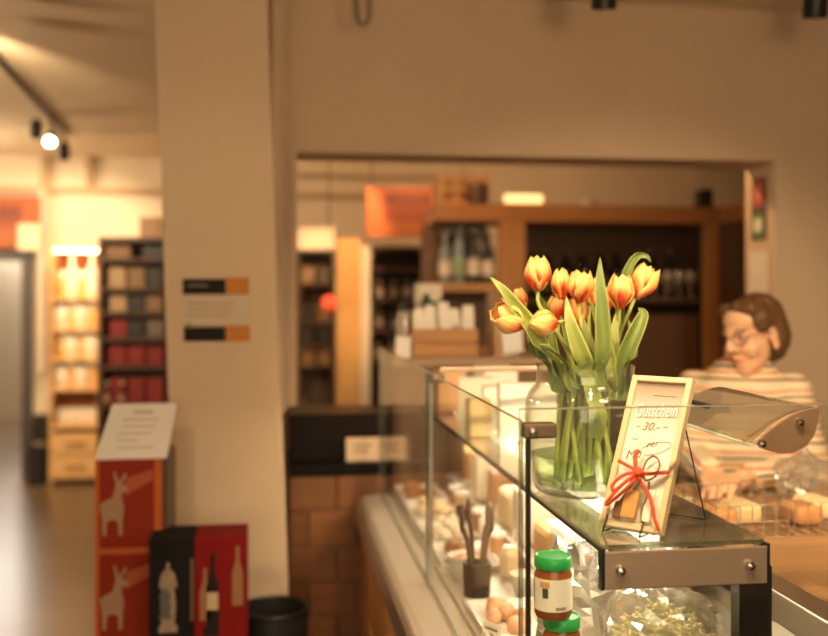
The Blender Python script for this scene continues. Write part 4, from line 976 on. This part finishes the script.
# black wicker bin
YW = 3.175; bxc = ax(274, YW); zw = az(606, YW, 262)
t = empty('waste_bin', (bxc, YW, 0), 0, 'round black mesh bin standing at the foot of the pillar', 'bin')
MB().lathe([(0, 0), (.09, 0), (.108, zw-.012), (.104, zw-.012), (.087, .006), (0, .006)], n=32, cap=False).build('shell', M('bin_black', (.016, .015, .015), .5), t, True)
MB().tube([(.107*math.cos(a), .107*math.sin(a), zw-.008) for a in [i*math.pi/16 for i in range(32)]], .007, 8, close=True).build('rim', BLACK, t, True)

# ================================================================== LEFT ROOM, FAR END
def shelf_unit(name, label, px0, px1, ytop, Y, depth, boards, mat, back, thick=.02, zbase=0., cat='shelf', sidew=.025):
    xa, xb = ax(px0, Y), ax(px1, Y); cxp = (px0+px1)/2; zt = az(ytop, Y, cxp)
    t = empty(name, (xa, Y, zbase), 0, label, cat); W_ = xb-xa
    box('side_panel', 0, sidew, 0, depth, 0, zt-zbase, mat, t, .002); box('side_panel', W_-sidew, W_, 0, depth, 0, zt-zbase, mat, t, .002)
    box('top_panel', sidew, W_-sidew, 0, depth, zt-zbase-.025, zt-zbase, mat, t, .002)
    box('back_panel', sidew, W_-sidew, depth-.012, depth, 0, zt-zbase-.025, back, t)
    zs = []
    for y in boards:
        z = az(y, Y, cxp)-zbase; box('shelf_board', sidew, W_-sidew, .002, depth-.012, z-thick, z, mat, t, .002); zs.append(z+zbase)
    return t, xa, xb, zs
def bottle_proto(name, h, r, glassm, capm, labm, label, cat, group=None):
    t = empty(name, (0, 0, 0), 0, label, cat, group)
    MB().lathe([(0, 0), (r*.95, 0), (r, .006), (r, h*.58), (r*.82, h*.68), (r*.36, h*.76), (r*.33, h*.93), (0, h*.93)], n=16).build('body', glassm, t, True)
    MB().lathe([(0, h*.90), (r*.40, h*.90), (r*.40, h), (0, h)], n=12).build('cap', capm, t, True)
    MB().lathe([(r+.0006, h*.14), (r+.0012, h*.14), (r+.0012, h*.44), (r+.0006, h*.44)], n=16, cap=False).build('paper_label', labm, t, True)
    return t
def jar_proto(name, h, r, bodym, lidm, label, cat, group=None):
    t = empty(name, (0, 0, 0), 0, label, cat, group)
    MB().lathe([(0, 0), (r*.92, 0), (r, .006), (r, h*.74), (r*.84, h*.84), (0, h*.84)], n=18).build('body', bodym, t, True)
    MB().lathe([(0, h*.82), (r*.90, h*.82), (r*.92, h*.98), (r*.86, h), (0, h)], n=16).build('lid', lidm, t, True)
    return t
def put(proto, first, loc, label, rz=0, sc_=1.):
    o = proto if first else copy_tree(proto)
    o.location = loc; o.rotation_euler.z = rz; o['label'] = label
    if sc_ != 1: o.scale = (sc_, sc_, sc_)
    return o
ORD = ['leftmost', 'second', 'third', 'fourth', 'fifth', 'sixth', 'seventh', 'eighth', 'ninth']
# the lit pine shelf
YS = 8.55
su, xa, xb, zs = shelf_unit('pine_shelf', 'lit pine shelf with jars against the far wall', 49, 101, 246, YS, .32, (298, 329, 359, 389, 426), WLIGHT, M('shelf_back_rust', (.48, .16, .05), .7))
for k in range(2):
    zz = .05+k*.19
    d_ = box('drawer', .03, xb-xa-.03, -.018, -.001, zz, zz+.18, WLIGHT, su, .004)
    MB().tube([(.13, -.03, zz+.10), (.30, -.03, zz+.10)], .008, 8).build('handle', M('drawer_pull', (.30, .15, .06), .5), d_, True)
GJ = M('pale_glass_jar', (.86, .74, .55), .25, var=.15); GJ2 = M('honey_jar', (.80, .50, .18), .2, var=.2)
jp1 = jar_proto('shelf_jar', .19, .058, GJ, PORC, '', 'jar', 'jars on the lit pine shelf'); jp2 = jar_proto('shelf_jar', .22, .052, GJ2, PORC, '', 'jar', 'jars on the lit pine shelf')
tall = bottle_proto('shelf_bottle', .36, .045, GJ, PORC, PAPER, '', 'bottle', 'bottles on the lit pine shelf')
f1 = f2 = f3 = True
rown = ['top', 'second', 'third', 'fourth', 'lowest']
for r_, z in enumerate(zs):
    for j in range(4):
        x = xa+.088+(xb-xa-.176)*j/3; lb = 'on the %s board of the lit pine shelf, %s from left' % (rown[r_], ['first', 'second', 'third', 'fourth'][j])
        if r_ == 0 and j in (1, 3): put(tall, f3, (x, YS+.10, z+.001), 'tall pale bottle '+lb); f3 = False
        elif r_ == 4: put(jp1, f1, (x, YS+.10, z+.001), 'short white jar '+lb, 0, .72); f1 = False
        elif (j+r_) % 2: put(jp1, f1, (x, YS+.09, z+.001), 'wide pale jar '+lb); f1 = False
        else: put(jp2, f2, (x, YS+.11, z+.001), 'amber honey jar '+lb); f2 = False
sl_ = box('shelf_lamp', .04, xb-xa-.04, .02, .07, az(246, YS, 75)-.045, az(246, YS, 75)-.028, M('shelf_lamp_glow', (1, .74, .40), .5, var=.01, emit=14), su)
# dark shelf
YT = 6.3
sd_, xa2, xb2, zs2 = shelf_unit('dark_shelf', 'dark wooden shelf with mixed goods partly hidden by the pillar', 98, 172, 237, YT, .35, (258, 288, 312, 338, 366, 405), WDARK, WDARK)
gm_ = [M('goods_tan', (.22, .12, .055), .6), M('goods_black', (.018, .013, .01), .5), M('goods_beige', (.38, .25, .14), .6), M('goods_grey', (.16, .125, .10), .6), M('goods_red', (.22, .016, .012), .6)]
pat = [[(0, 1), (1, 0)], [(2, 3), (0, 2), (1, 1)], [(2, 2), (1, 1), (0, 2)], [(4, 4), (1, 3), (3, 1)], [(4, 4), (4, 4), (4, 2)], [(4, 4), (4, 4), (4, 1)]]
cols_ = ['tan', 'black', 'beige', 'grey', 'red']
for r_, z in enumerate(zs2):
    items = pat[r_]; n_ = len(items)
    zn = (az(237, YT, 130)-.03 if r_ == 0 else zs2[r_-1]-.022)-z
    for j, (c1, c2) in enumerate(items):
        x = xa2+.108+(xb2-xa2-.216)*j/max(1, n_-1); hh2 = min(.16, zn*.78)
        block('goods_box', x, YT+.10, z+.001, .104 if n_ == 3 else .15, .10, hh2, gm_[c1], '%s box on board %s of the dark shelf, %s from left' % (cols_[c1], ['one', 'two', 'three', 'four', 'five', 'six'][r_], ['first', 'second', 'third'][j]), 'box', 'boxes on the dark shelf', rr.uniform(-6, 6), .006)
    if r_ in (4,):
        for q in range(2):
            o = bottle_proto('small_bottle', .14, .022, M('bottle_darkred', (.16, .02, .015), .2), PORC, gm_[2], '%s small bottle at the front of the red boxes on the dark shelf' % ('left', 'right')[q], 'bottle', 'small bottles on the dark shelf'); o.location = (xa2+.05+.09*q, YT+.02, zs2[5]+.001)
bxo = block('wooden_box', ax(150, YT+.1), YT+.17, az(237, YT, 150)+.001, .13, .12, .13, wood('small_box_wood', (.32, .16, .06)), 'small brown box on top of the dark shelf', 'box', None, 0, .005)
# bin and black box by the doorway
YG = 8.60
o = empty('black_bin', (ax(38, YG), YG, 0), 0, 'black bin standing between doorway and pine shelf', 'bin')
MB().lathe([(0, 0), (.075, 0), (.085, .27), (.080, .27), (.07, .01), (0, .01)], n=20, cap=False).build('shell', M('bin_black'), o, True)
MB().lathe([(.082, .27), (.090, .275), (.088, .30), (0, .32)], n=20).build('lid', BLACK, o, True)
o = empty('wall_box', (ax(44, Y_B-.08), Y_B-.16, az(440, Y_B-.1, 44)), 0, 'black box mounted low on the wall post by the doorway', 'box'); box('case', -.07, .07, 0, .10, 0, .22, BLACK, o, .006); box('front_cover', -.05, .05, -.008, -.0005, .03, .19, DARKP, o, .003)
# orange hanging signs
def sign(label, px0, px1, py0, py1, Y, dark, marks):
    t = empty('hanging_sign', (0, 0, 0), 0, label, 'sign', 'orange shop signs')
    box('board', *prect(px0, px1, py0, py1, Y, Y, Y+.03), M('sign_orange', (.29, .072, .012), .6, var=.12, scale=3), t, .003)
    box('panel', *prect(*dark, Y, Y-.006, Y-.0005), M('sign_darkorange', (.20, .036, .009), .6), t)
    for mk in marks: box('lettering', *prect(*mk, Y, Y-.010, Y-.0065), M('sign_text', (.10, .018, .006), .6), t)
    return t
sign('orange sign with dark lettering above the far doorway', -40, 41, 196, 248, Y_B-.15, (-40, 22, 204, 226), [(-20, -5, 211, 218), (-1, 5, 210, 217), (7, 11, 210, 216), (13, 18, 211, 217)])
o = box('paper_sheet', *prect(18, 40, 224, 250, Y_B-.18, Y_B-.184, Y_B-.180), M('sheet_tan', (.74, .58, .38), .7)); tag(o, 'pale paper sheet pinned to the corner of the left orange sign', 'paper')
sign('orange sign with dark lettering hanging behind the wall opening', 367, 470, 187, 237, 6.9, (384, 432, 191, 221), [(387, 398, 196, 202), (401, 408, 196, 202), (411, 417, 197, 203), (420, 428, 196, 202)])
for o_ in (1,):
    for px in (372, 464):
        p_ = at(px, 188, 6.9); w0 = MB().tube([(p_.x, 6.915, p_.z), (p_.x, 6.915, CEIL_Z)], .004, 6).build('cable', BLACK, bpy.data.objects['hanging_sign.001'])

# ================================================================== BACK ROOM THROUGH THE OPENING
# bar unit
YA = 5.6
bar = empty('bar_shelving', (0, 0, 0), 0, 'large dark wooden bar shelving with orange-brown frame behind the opening', 'shelving')
xA0, xA1, xA2 = ax(438, YA), ax(500, YA), ax(720, YA); zA = az(205, YA, 570); zA2 = az(222, YA, 570)
WBAR = wood('bar_frame', (.40, .17, .05)); WBARV = wood('bar_frame_upright', (.46, .21, .065), stretch=(12, 12, 1))
box('top_beam', xA0, xA2, YA, YA+.5, zA2, zA, WBAR, bar, .004)
box('upright', xA1, ax(526, YA), YA+.005, YA+.06, 0, zA2, WBARV, bar, .003)
box('upright', ax(706, YA), xA2, YA+.005, YA+.06, 0, zA2, WBARV, bar, .003)
box('back_panel', ax(526, YA), xA2+.3, YA+.45, YA+.47, 0, zA2, WDARK, bar)
zi = az(298, YA+.2, 620)
box('shelf_board', ax(527, YA), ax(705, YA), YA+.08, YA+.45, zi-.03, zi, WDARK, bar, .003)
box('lower_front', ax(527, YA), ax(705, YA), YA+.10, YA+.12, 0, zi-.10, wood('bar_front', (.13, .060, .024), stretch=(12, 12, 1)), bar)
box('side_panel', xA2+.002, xA2+.03, 4.55, YA+.45, 0, zA2, WDARK, bar)
box('side_beam', xA2+.002, xA2+.06, 4.55, YA-.002, zA2, zA, WBAR, bar, .003)
wp1 = bottle_proto('wine_bottle', .30, .038, M('dark_bottle', (.010, .008, .007), .1), M('bottle_foil', (.09, .04, .02), .3), M('bottle_label_dark', (.16, .10, .06), .6), '', 'bottle', 'dark bottles on the bar shelf')
nbt = 9
for k in range(nbt):
    x = ax(535, YA)+.06+(ax(700, YA)-ax(535, YA)-.12)*k/(nbt-1)
    put(wp1, k == 0, (x, YA+.30+.03*(k % 2), zi+.001), 'dark wine bottle on the bar shelf, %s from left' % (ORD[k] if k else 'first'))
gl0 = empty('wine_glass', (0, 0, 0), 0, '', 'glass', 'glasses on the bar shelf')
MB().lathe([(0, 0), (.030, 0), (.030, .003), (.004, .006), (.004, .07), (.022, .085), (.034, .115), (.030, .155), (.029, .155), (.032, .115), (.02, .088), (0, .08)], n=18, cap=False).build('bowl_and_stem', glass('goblet', (.9, .88, .84), .12, 2, .05, .22, (.8, .68, .52)), gl0, True)
for k in range(6):
    x = ax(640, YA)+(ax(700, YA)-ax(640, YA))*k/5; put(gl0, k == 0, (x, YA+.14, zi+.001), 'upturned stem glass on the bar shelf, %s from left' % (ORD[k] if k else 'first'))
# bottle shelf left of the bar
zb_ = az(283, YA+.1, 465)
bs = empty('bottle_rack', (0, 0, 0), 0, 'wooden bottle rack left of the dark bar under the beam', 'shelf')
box('shelf_board', ax(430, YA), xA1-.005, YA+.02, YA+.32, zb_-.05, zb_, WMID, bs, .003)
box('back_panel', ax(430, YA), xA1-.005, YA+.32, YA+.34, .0, zA2-.001, wood('rack_back', (.17, .08, .03)), bs)
box('shelf_board', ax(430, YA), xA1-.005, YA+.02, YA+.32, zb_-.42, zb_-.38, WMID, bs, .003)
box('side_panel', ax(430, YA)-.03, ax(430, YA)-.001, YA+.02, YA+.34, 0, zb_, wood('rack_side', (.20, .10, .04)), bs)
bm_ = [M('bottle_bluegrey', (.22, .26, .28), .2), M('bottle_blackish', (.03, .03, .03), .15), M('bottle_smoke', (.35, .32, .28), .2)]
lm_ = [M('label_white', (.75, .68, .56), .6), M('label_greenish', (.30, .42, .26), .6), M('label_amber', (.75, .42, .12), .6)]
for k in range(7):
    x = ax(437, YA+.1)+.05+(ax(494, YA+.1)-ax(437, YA+.1)-.08)*k/6
    o = bottle_proto('spirit_bottle', .29+.03*(k % 3), .036, bm_[(0, 1, 0, 1, 1, 2, 1)[k]], bm_[(0, 0, 1, 1, 2, 1, 1)[k]], lm_[(0, 0, 1, 2, 0, 2, 0)[k]], 'spirit bottle with %s label in the bottle rack, %s from left' % (['white', 'white', 'green', 'amber', 'white', 'amber', 'white'][k], ORD[k] if k else 'first'), 'bottle', 'spirit bottles in the rack')
    o.location = (x, YA+.12+.06*(k % 2), zb_+.001)
# basket crate on the beam
t = empty('slatted_crate', (ax(438, YA+.15), YA+.10, zA+.001), 0, 'slatted wooden crate with a dark pot on top of the bar beam', 'crate')
W_ = ax(487, YA+.15)-ax(438, YA+.15); hC = az(172, YA+.1, 460)-zA
for k in range(3):
    for yy in (0, .22): box('slat', 0, W_, yy, yy+.012, k*hC/3+.004, k*hC/3+hC/3*.45, WMID, t, .002)
for k in range(4):
    xx = (W_-.02)*k/3
    for yy in (-.010, .232): box('post', xx, xx+.02, yy, yy+.010, 0, hC, wood('crate_post', (.60, .36, .15)), t, .002)
for xx in (0, W_-.012): box('end_board', xx, xx+.012, .012, .22, .004, hC*.9, WMID, t, .002)
o = MB().lathe([(0, 0), (.05, 0), (.062, .06), (.055, .11), (.05, .11), (.05, .02), (0, .02)], n=18, cap=False).build('dark_pot', M('pot_brown', (.10, .05, .025), .5), None, True, loc=(ax(472, YA+.2), YA+.045, zA+.001)); tag(o, 'dark round pot standing before the slatted crate', 'pot')
# glowing bar lamp and small things on the beam
t = empty('beam_lamp', (ax(525, YA+.06), YA+.10, zA+.001), 0, 'glowing warm lamp lying on top of the bar beam', 'lamp')
box('housing', -.13, .13, -.03, .03, 0, .012, WMID, t, .002)
MB().tube([(-.11, 0, .04), (.11, 0, .04)], .027, 14).build('glowing_tube', M('lamp_glow', (1, .62, .24), .5, var=.01, emit=1.6), t, True)
o = MB().lathe([(0, 0), (.03, 0), (.06, .035), (.056, .035), (.03, .006), (0, .006)], n=20, cap=False).build('white_bowl', PORC, None, True, loc=(ax(590, YA+.1), YA+.12, zA+.001)); tag(o, 'small pale bowl on top of the bar beam', 'bowl')
t = empty('wall_speaker', (ax(712, YA), YA+.12, zA+.001), 0, 'small black speaker on the right end of the bar beam', 'speaker')
box('cabinet', -.045, .045, -.04, .04, 0, .11, BLACK, t, .006); MB().lathe([(0, 0), (.03, 0), (.034, .004), (.028, .006), (0, .003)], n=18).build('cone', DARKP, t, True, loc=(0, -.0405, .055), rot=(R(90), 0, 0))
# poster and paper on the opening's right reveal (face towards -x)
def rv(y0, y1, px, py0, py1):
    Ym = (y0+y1)/2; return (xr-.004, xr-.0005, y0, y1, az(py1, Ym, px), az(py0, Ym, px))
t = empty('bottle_poster', (0, 0, 0), 0, 'narrow red and green poster on the right reveal of the opening', 'poster')
a = rv(3.97, 4.10, 757, 178, 240)
box('sheet', *a, M('poster_dark', (.10, .06, .03), .6), t)
h_ = a[5]-a[4]
box('print', xr-.006, xr-.0042, 3.985, 4.075, a[4]+h_*.55, a[5]-.01, M('poster_red', (.50, .07, .04), .6), t); box('print', xr-.006, xr-.0042, 3.985, 4.085, a[4]+.012, a[4]+h_*.42, M('poster_green', (.12, .22, .07), .6), t)
box('print', xr-.0075, xr-.0062, 4.0, 4.07, a[4]+h_*.14, a[4]+h_*.34, M('poster_white', (.75, .68, .55), .6), t)
box('print', xr-.0075, xr-.0062, 4.01, 4.05, a[4]+h_*.66, a[4]+h_*.88, M('poster_pink', (.66, .22, .13), .6), t)
o = box('paper_list', *rv(3.96, 4.12, 762, 252, 297), M('list_paper', (.80, .72, .60), .7)); tag(o, 'white paper list pinned under the narrow poster', 'paper')
# lit pine partition and shelves at the far left of the opening
YL = 7.4
t = empty('pine_partition', (ax(337, YL), YL, 0), 0, 'brightly lit pine partition panel with a white edge', 'partition')
wq = ax(361, YL)-ax(337, YL); zq = az(238, YL, 350)
box('panel', 0, wq, 0, .04, 0, zq, WVERT, t, .003); box('edge_strip', wq+.001, wq+.07, -.004, .05, 0, zq-.06, CREAM, t, .003)
su2, xa3, xb3, zs3 = shelf_unit('stock_shelf', 'dark stock shelf under a lit white cornice', 297, 335, 250, 7.9, .3, (283, 322, 345, 366), WDARK, M('shelf_grey_back', (.20, .13, .08), .8))
cz = az(250, 7.9, 317)
t = empty('cornice_lamp', (xa3, 7.86, cz+.001), 0, 'glowing white cornice on top of the stock shelf', 'lamp')
box('diffuser', .01, xb3-xa3-.01, .0, .25, 0, az(229, 7.9, 317)-cz, M('cornice_glow', (1, .70, .38), .6, var=.01, emit=.45), t, .01); box('cap', 0, xb3-xa3, -.01, .26, az(229, 7.9, 317)-cz+.001, az(229, 7.9, 317)-cz+.02, CREAM, t)
for r_, z in enumerate(zs3):
    for j in range(2):
        c_ = [(2, 3), (1, 0), (1, 1), (0, 0)][r_][j]
        block('stock_box', xa3+.085+.125*j, 8.0, z+.001, .10, .12, .13, gm_[c_], '%s box on board %s of the stock shelf, %s' % (cols_[c_], ['one', 'two', 'three', 'four'][r_], ['left', 'right'][j]), 'box', 'boxes on the stock shelf', 0, .006)
o = MB(); ell(o, (0, 0, 0), (.055, .055, .055), None, 16); t = empty('red_ball', (ax(329, 7.3), 7.3, az(303, 7.3, 329)), 0, 'round red glowing lantern beside the pine partition', 'ball')  # red ball with its own emission, hung on a cable
o.build('globe', M('ball_red', (.85, .08, .03), .4, var=.02, emit=.7), t, 2); MB().tube([(0, 0, .055), (0, 0, CEIL_Z-t.location.z)], .004, 6).build('cable', BLACK, t); MB().lathe([(0, .05), (.02, .05), (.02, .07), (0, .07)], n=12).build('cap', BLACK, t, True)
su3, xa4, xb4, zs4 = shelf_unit('back_shelf', 'dark shelf with bottles right of the pine partition', 371, 432, 246, 7.6, .35, (268, 300, 330, 362), WDARK, M('shelf_brown_back', (.13, .075, .04), .8))
wp2 = bottle_proto('stock_bottle', .20, .035, M('stock_bottle_glass', (.10, .08, .06), .2), BLACK, M('stock_label', (.40, .34, .28), .6), '', 'bottle', 'bottles on the back shelf')
ff = True
for r_ in (1, 2, 3):
    for j in range(4):
        put(wp2, ff, (xa4+.07+(xb4-xa4-.14)*j/3, 7.70, zs4[r_]+.001), 'small dark bottle on board %s of the back shelf, %s from left' % (['', 'two', 'three', 'four'][r_], ['first', 'second', 'third', 'fourth'][j])); ff = False

# ================================================================== LAMPS
def track_head(root, loc, target, label, on=True, energy=60, spot=70, color=WARM, glow=18, s=1.):
    t = empty('track_spotlight', loc, 0, label, 'lamp', 'track spotlights')
    d = (Vector(target)-Vector(loc)).normalized(); q = d.to_track_quat('Z', 'Y').to_euler()
    MB().lathe([(0, -.07*s), (.030*s, -.07*s), (.040*s, -.03*s), (.042*s, .06*s), (.036*s, .06*s), (.034*s, .045*s), (0, .045*s)], n=20, cap=False).build('can', BLACK, t, True, rot=q)
    if on:
        soft = .16 if 'washing' in label else .04
        o = MB().lathe([(0, .047*s), (.033*s, .047*s), (.033*s, .052*s), (0, .052*s)], n=18).build('lens', M('lamp_lens', (1, .82, .58), .5, var=.01, emit=glow), t, rot=q)
        light('spot_beam', 'SPOT', Vector(loc)+d*.075*s, target, energy, color, soft, spot=spot)
    MB().tube([(0, 0, 0), (0, 0, CEIL_Z-.035-loc[2])], .008, 8).build('stem', BLACK, t, True)
    return t
# left track
A = at(0, 72, 5.24); B = at(66, 141, 7.66); A = A-(B-A)*.5
xt = (A.x+B.x)/2-.02
t = MB().tube([(A.x, A.y, CEIL_Z-.018), (B.x, B.y, CEIL_Z-.018)], .018, 4).build('lighting_track', BLACK); tag(t, 'black lighting track on the ceiling of the left room', 'track')
def trk(f): return Vector((A.x+(B.x-A.x)*f, A.y+(B.y-A.y)*f, CEIL_Z-.15))
p_ = trk(.80); track_head(None, (p_.x, p_.y, p_.z), (p_.x+.05, 4.6, 1.1), 'lit track spotlight facing the camera at the end of the left track', True, 45, 75)
p_ = trk(.78); track_head(None, (p_.x-.10, p_.y+.06, p_.z+.06), (p_.x-.8, 9.0, 1.4), 'unlit dark spotlight left of the lit one', False)
p_ = trk(.97); track_head(None, (p_.x, p_.y, p_.z), (-1.75, 8.9, 1.5), 'small track spotlight at the far end of the left track', True, 120, 95, WARM)
for fq, tg, lb in ((.10, (-2.6, 9.0, 2.1), 'added track spotlight out of view aimed at the far wall'), (.02, (-1.2, 6.4, .1), 'added track spotlight out of view aimed at the floor')):  # extra unseen spots, added to lift far wall and floor
    p_ = trk(fq); track_head(None, (p_.x, p_.y, p_.z), tg, lb, True, 110, 90, WARM)
# front track over the counter: two heads hang into the top edge of the photograph
zf = az(4, 3.2, 605)
for i, (px, tg, lb, en) in enumerate([(604, (.60, 2.2, 1.1), 'black track spotlight at the top edge above the tulips', 70), (816, (1.35, 2.7, 1.2), 'black track spotlight in the top right corner', 60)]):
    x = ax(px, 3.2); track_head(None, (x, 3.2, zf+.045), (x+.1, 3.55, 1.6), lb, False)
t = MB().tube([(.3, 3.2, CEIL_Z-.018), (3.0, 3.2, CEIL_Z-.018)], .018, 4).build('lighting_track', BLACK); tag(t, 'black lighting track on the ceiling over the counter', 'track')
t = MB().tube(cr([(ax(355, 3.7), 3.7, CEIL_Z), (ax(357, 3.7), 3.7, az(14, 3.7, 357)), (ax(362, 3.7), 3.7, az(24, 3.7, 357)), (ax(369, 3.7), 3.7, az(16, 3.7, 357)), (ax(369, 3.7), 3.7, CEIL_Z)], 5), .008, 8).build('ceiling_hook', M('hook_grey', (.25, .20, .15), .4, .6), None, True); tag(t, 'grey metal hook at the ceiling above the left jamb', 'hook')
# added out-of-view track and spots to brighten counter, pillar, staff side and wall
t = MB().tube([(-.9, .9, CEIL_Z-.018), (1.6, .9, CEIL_Z-.018)], .018, 4).build('lighting_track', BLACK); tag(t, 'added black lighting track on the ceiling in front of the counter', 'track')
for i, (x, tg, lb, en) in enumerate([(-.35, (.58, 1.75, 1.3), 'added track spotlight in front of the counter aimed at the tulips', 85), (.55, (.70, 2.0, 1.05), 'added track spotlight above the near end of the counter', 75), (-.75, (-.4, 3.2, 1.0), 'added track spotlight aimed at the pillar', 30), (1.3, (1.35, 2.9, 1.25), 'added track spotlight aimed at the staff side', 130), (1.0, (1.1, 3.9, 2.2), 'added track spotlight washing the wall above the opening', 34)]):
    track_head(None, (x, .9, CEIL_Z-(.15 if i < 4 else .58)), tg, lb, True, en, 62 if i < 4 else 120, WARM, glow=6)
# unseen back room track and spots, added to brighten partition and far wall
t = MB().tube([(.2, 6.2, CEIL_Z-.018), (3.0, 6.2, CEIL_Z-.018)], .018, 4).build('lighting_track', BLACK); tag(t, 'added black lighting track on the ceiling of the back room', 'track')
for i, (x, y, tg, lb, en) in enumerate([(.45, 6.2, (.55, 7.4, 1.75), 'added back room spotlight aimed at the pine partition', 110), (1.0, 6.2, (.9, 9.0, 2.2), 'added back room spotlight aimed at the far wall', 42), (2.0, 6.2, (2.0, 9.0, 2.4), 'added back room spotlight aimed behind the bar', 48)]):
    track_head(None, (x, y, CEIL_Z-.15), tg, lb, True, en, 100 if i else 46, WARM2, glow=6)
t = MB().tube([(.2, 4.7, CEIL_Z-.018), (3.0, 4.7, CEIL_Z-.018)], .018, 4).build('lighting_track', BLACK); tag(t, 'added black lighting track just behind the wall opening', 'track')  # unseen track and spots added to light bottle rack and right reveal
for i, (x, tg, lb, en) in enumerate([(.7, (1.1, 5.6, 1.9), 'added spotlight behind the opening aimed at the bottle rack', 26), (1.55, (1.95, 4.0, 1.9), 'added spotlight behind the opening aimed at the right reveal', 40)]):
    track_head(None, (x, 4.7, CEIL_Z-.15), tg, lb, True, en, 90, WARM2, glow=6)
# daylight in the hall beyond the far doorway
light('hall_window_light', 'AREA', (-2.6, 12.6, 2.3), (-2.6, 10, 0), 95, (1, .93, .82), 1.6, 1.2)

# globe fill lamps added left of the view to brighten ceiling and left room
for i, (x, y, e_, lb) in enumerate([(-2.8, 7.7, 105, 'added white globe fill lamp farther back in the left room'), (-2.6, 3.9, 36, 'added white globe fill lamp nearer in the left room')]):
    t = empty('fill_globe', (x, y, 2.15), 0, lb, 'lamp', 'added globe fill lamps')
    MB().tube([(0, 0, .12), (0, 0, CEIL_Z-2.15)], .005, 6).build('cable', BLACK, t)
    g = MB(); ell(g, (0, 0, 0), (.11, .11, .11), None, 18); g.build('globe', M('globe_glow', (1, .78, .50), .5, var=.01, emit=e_/(4*math.pi**2*.0121)*.6), t, 2)
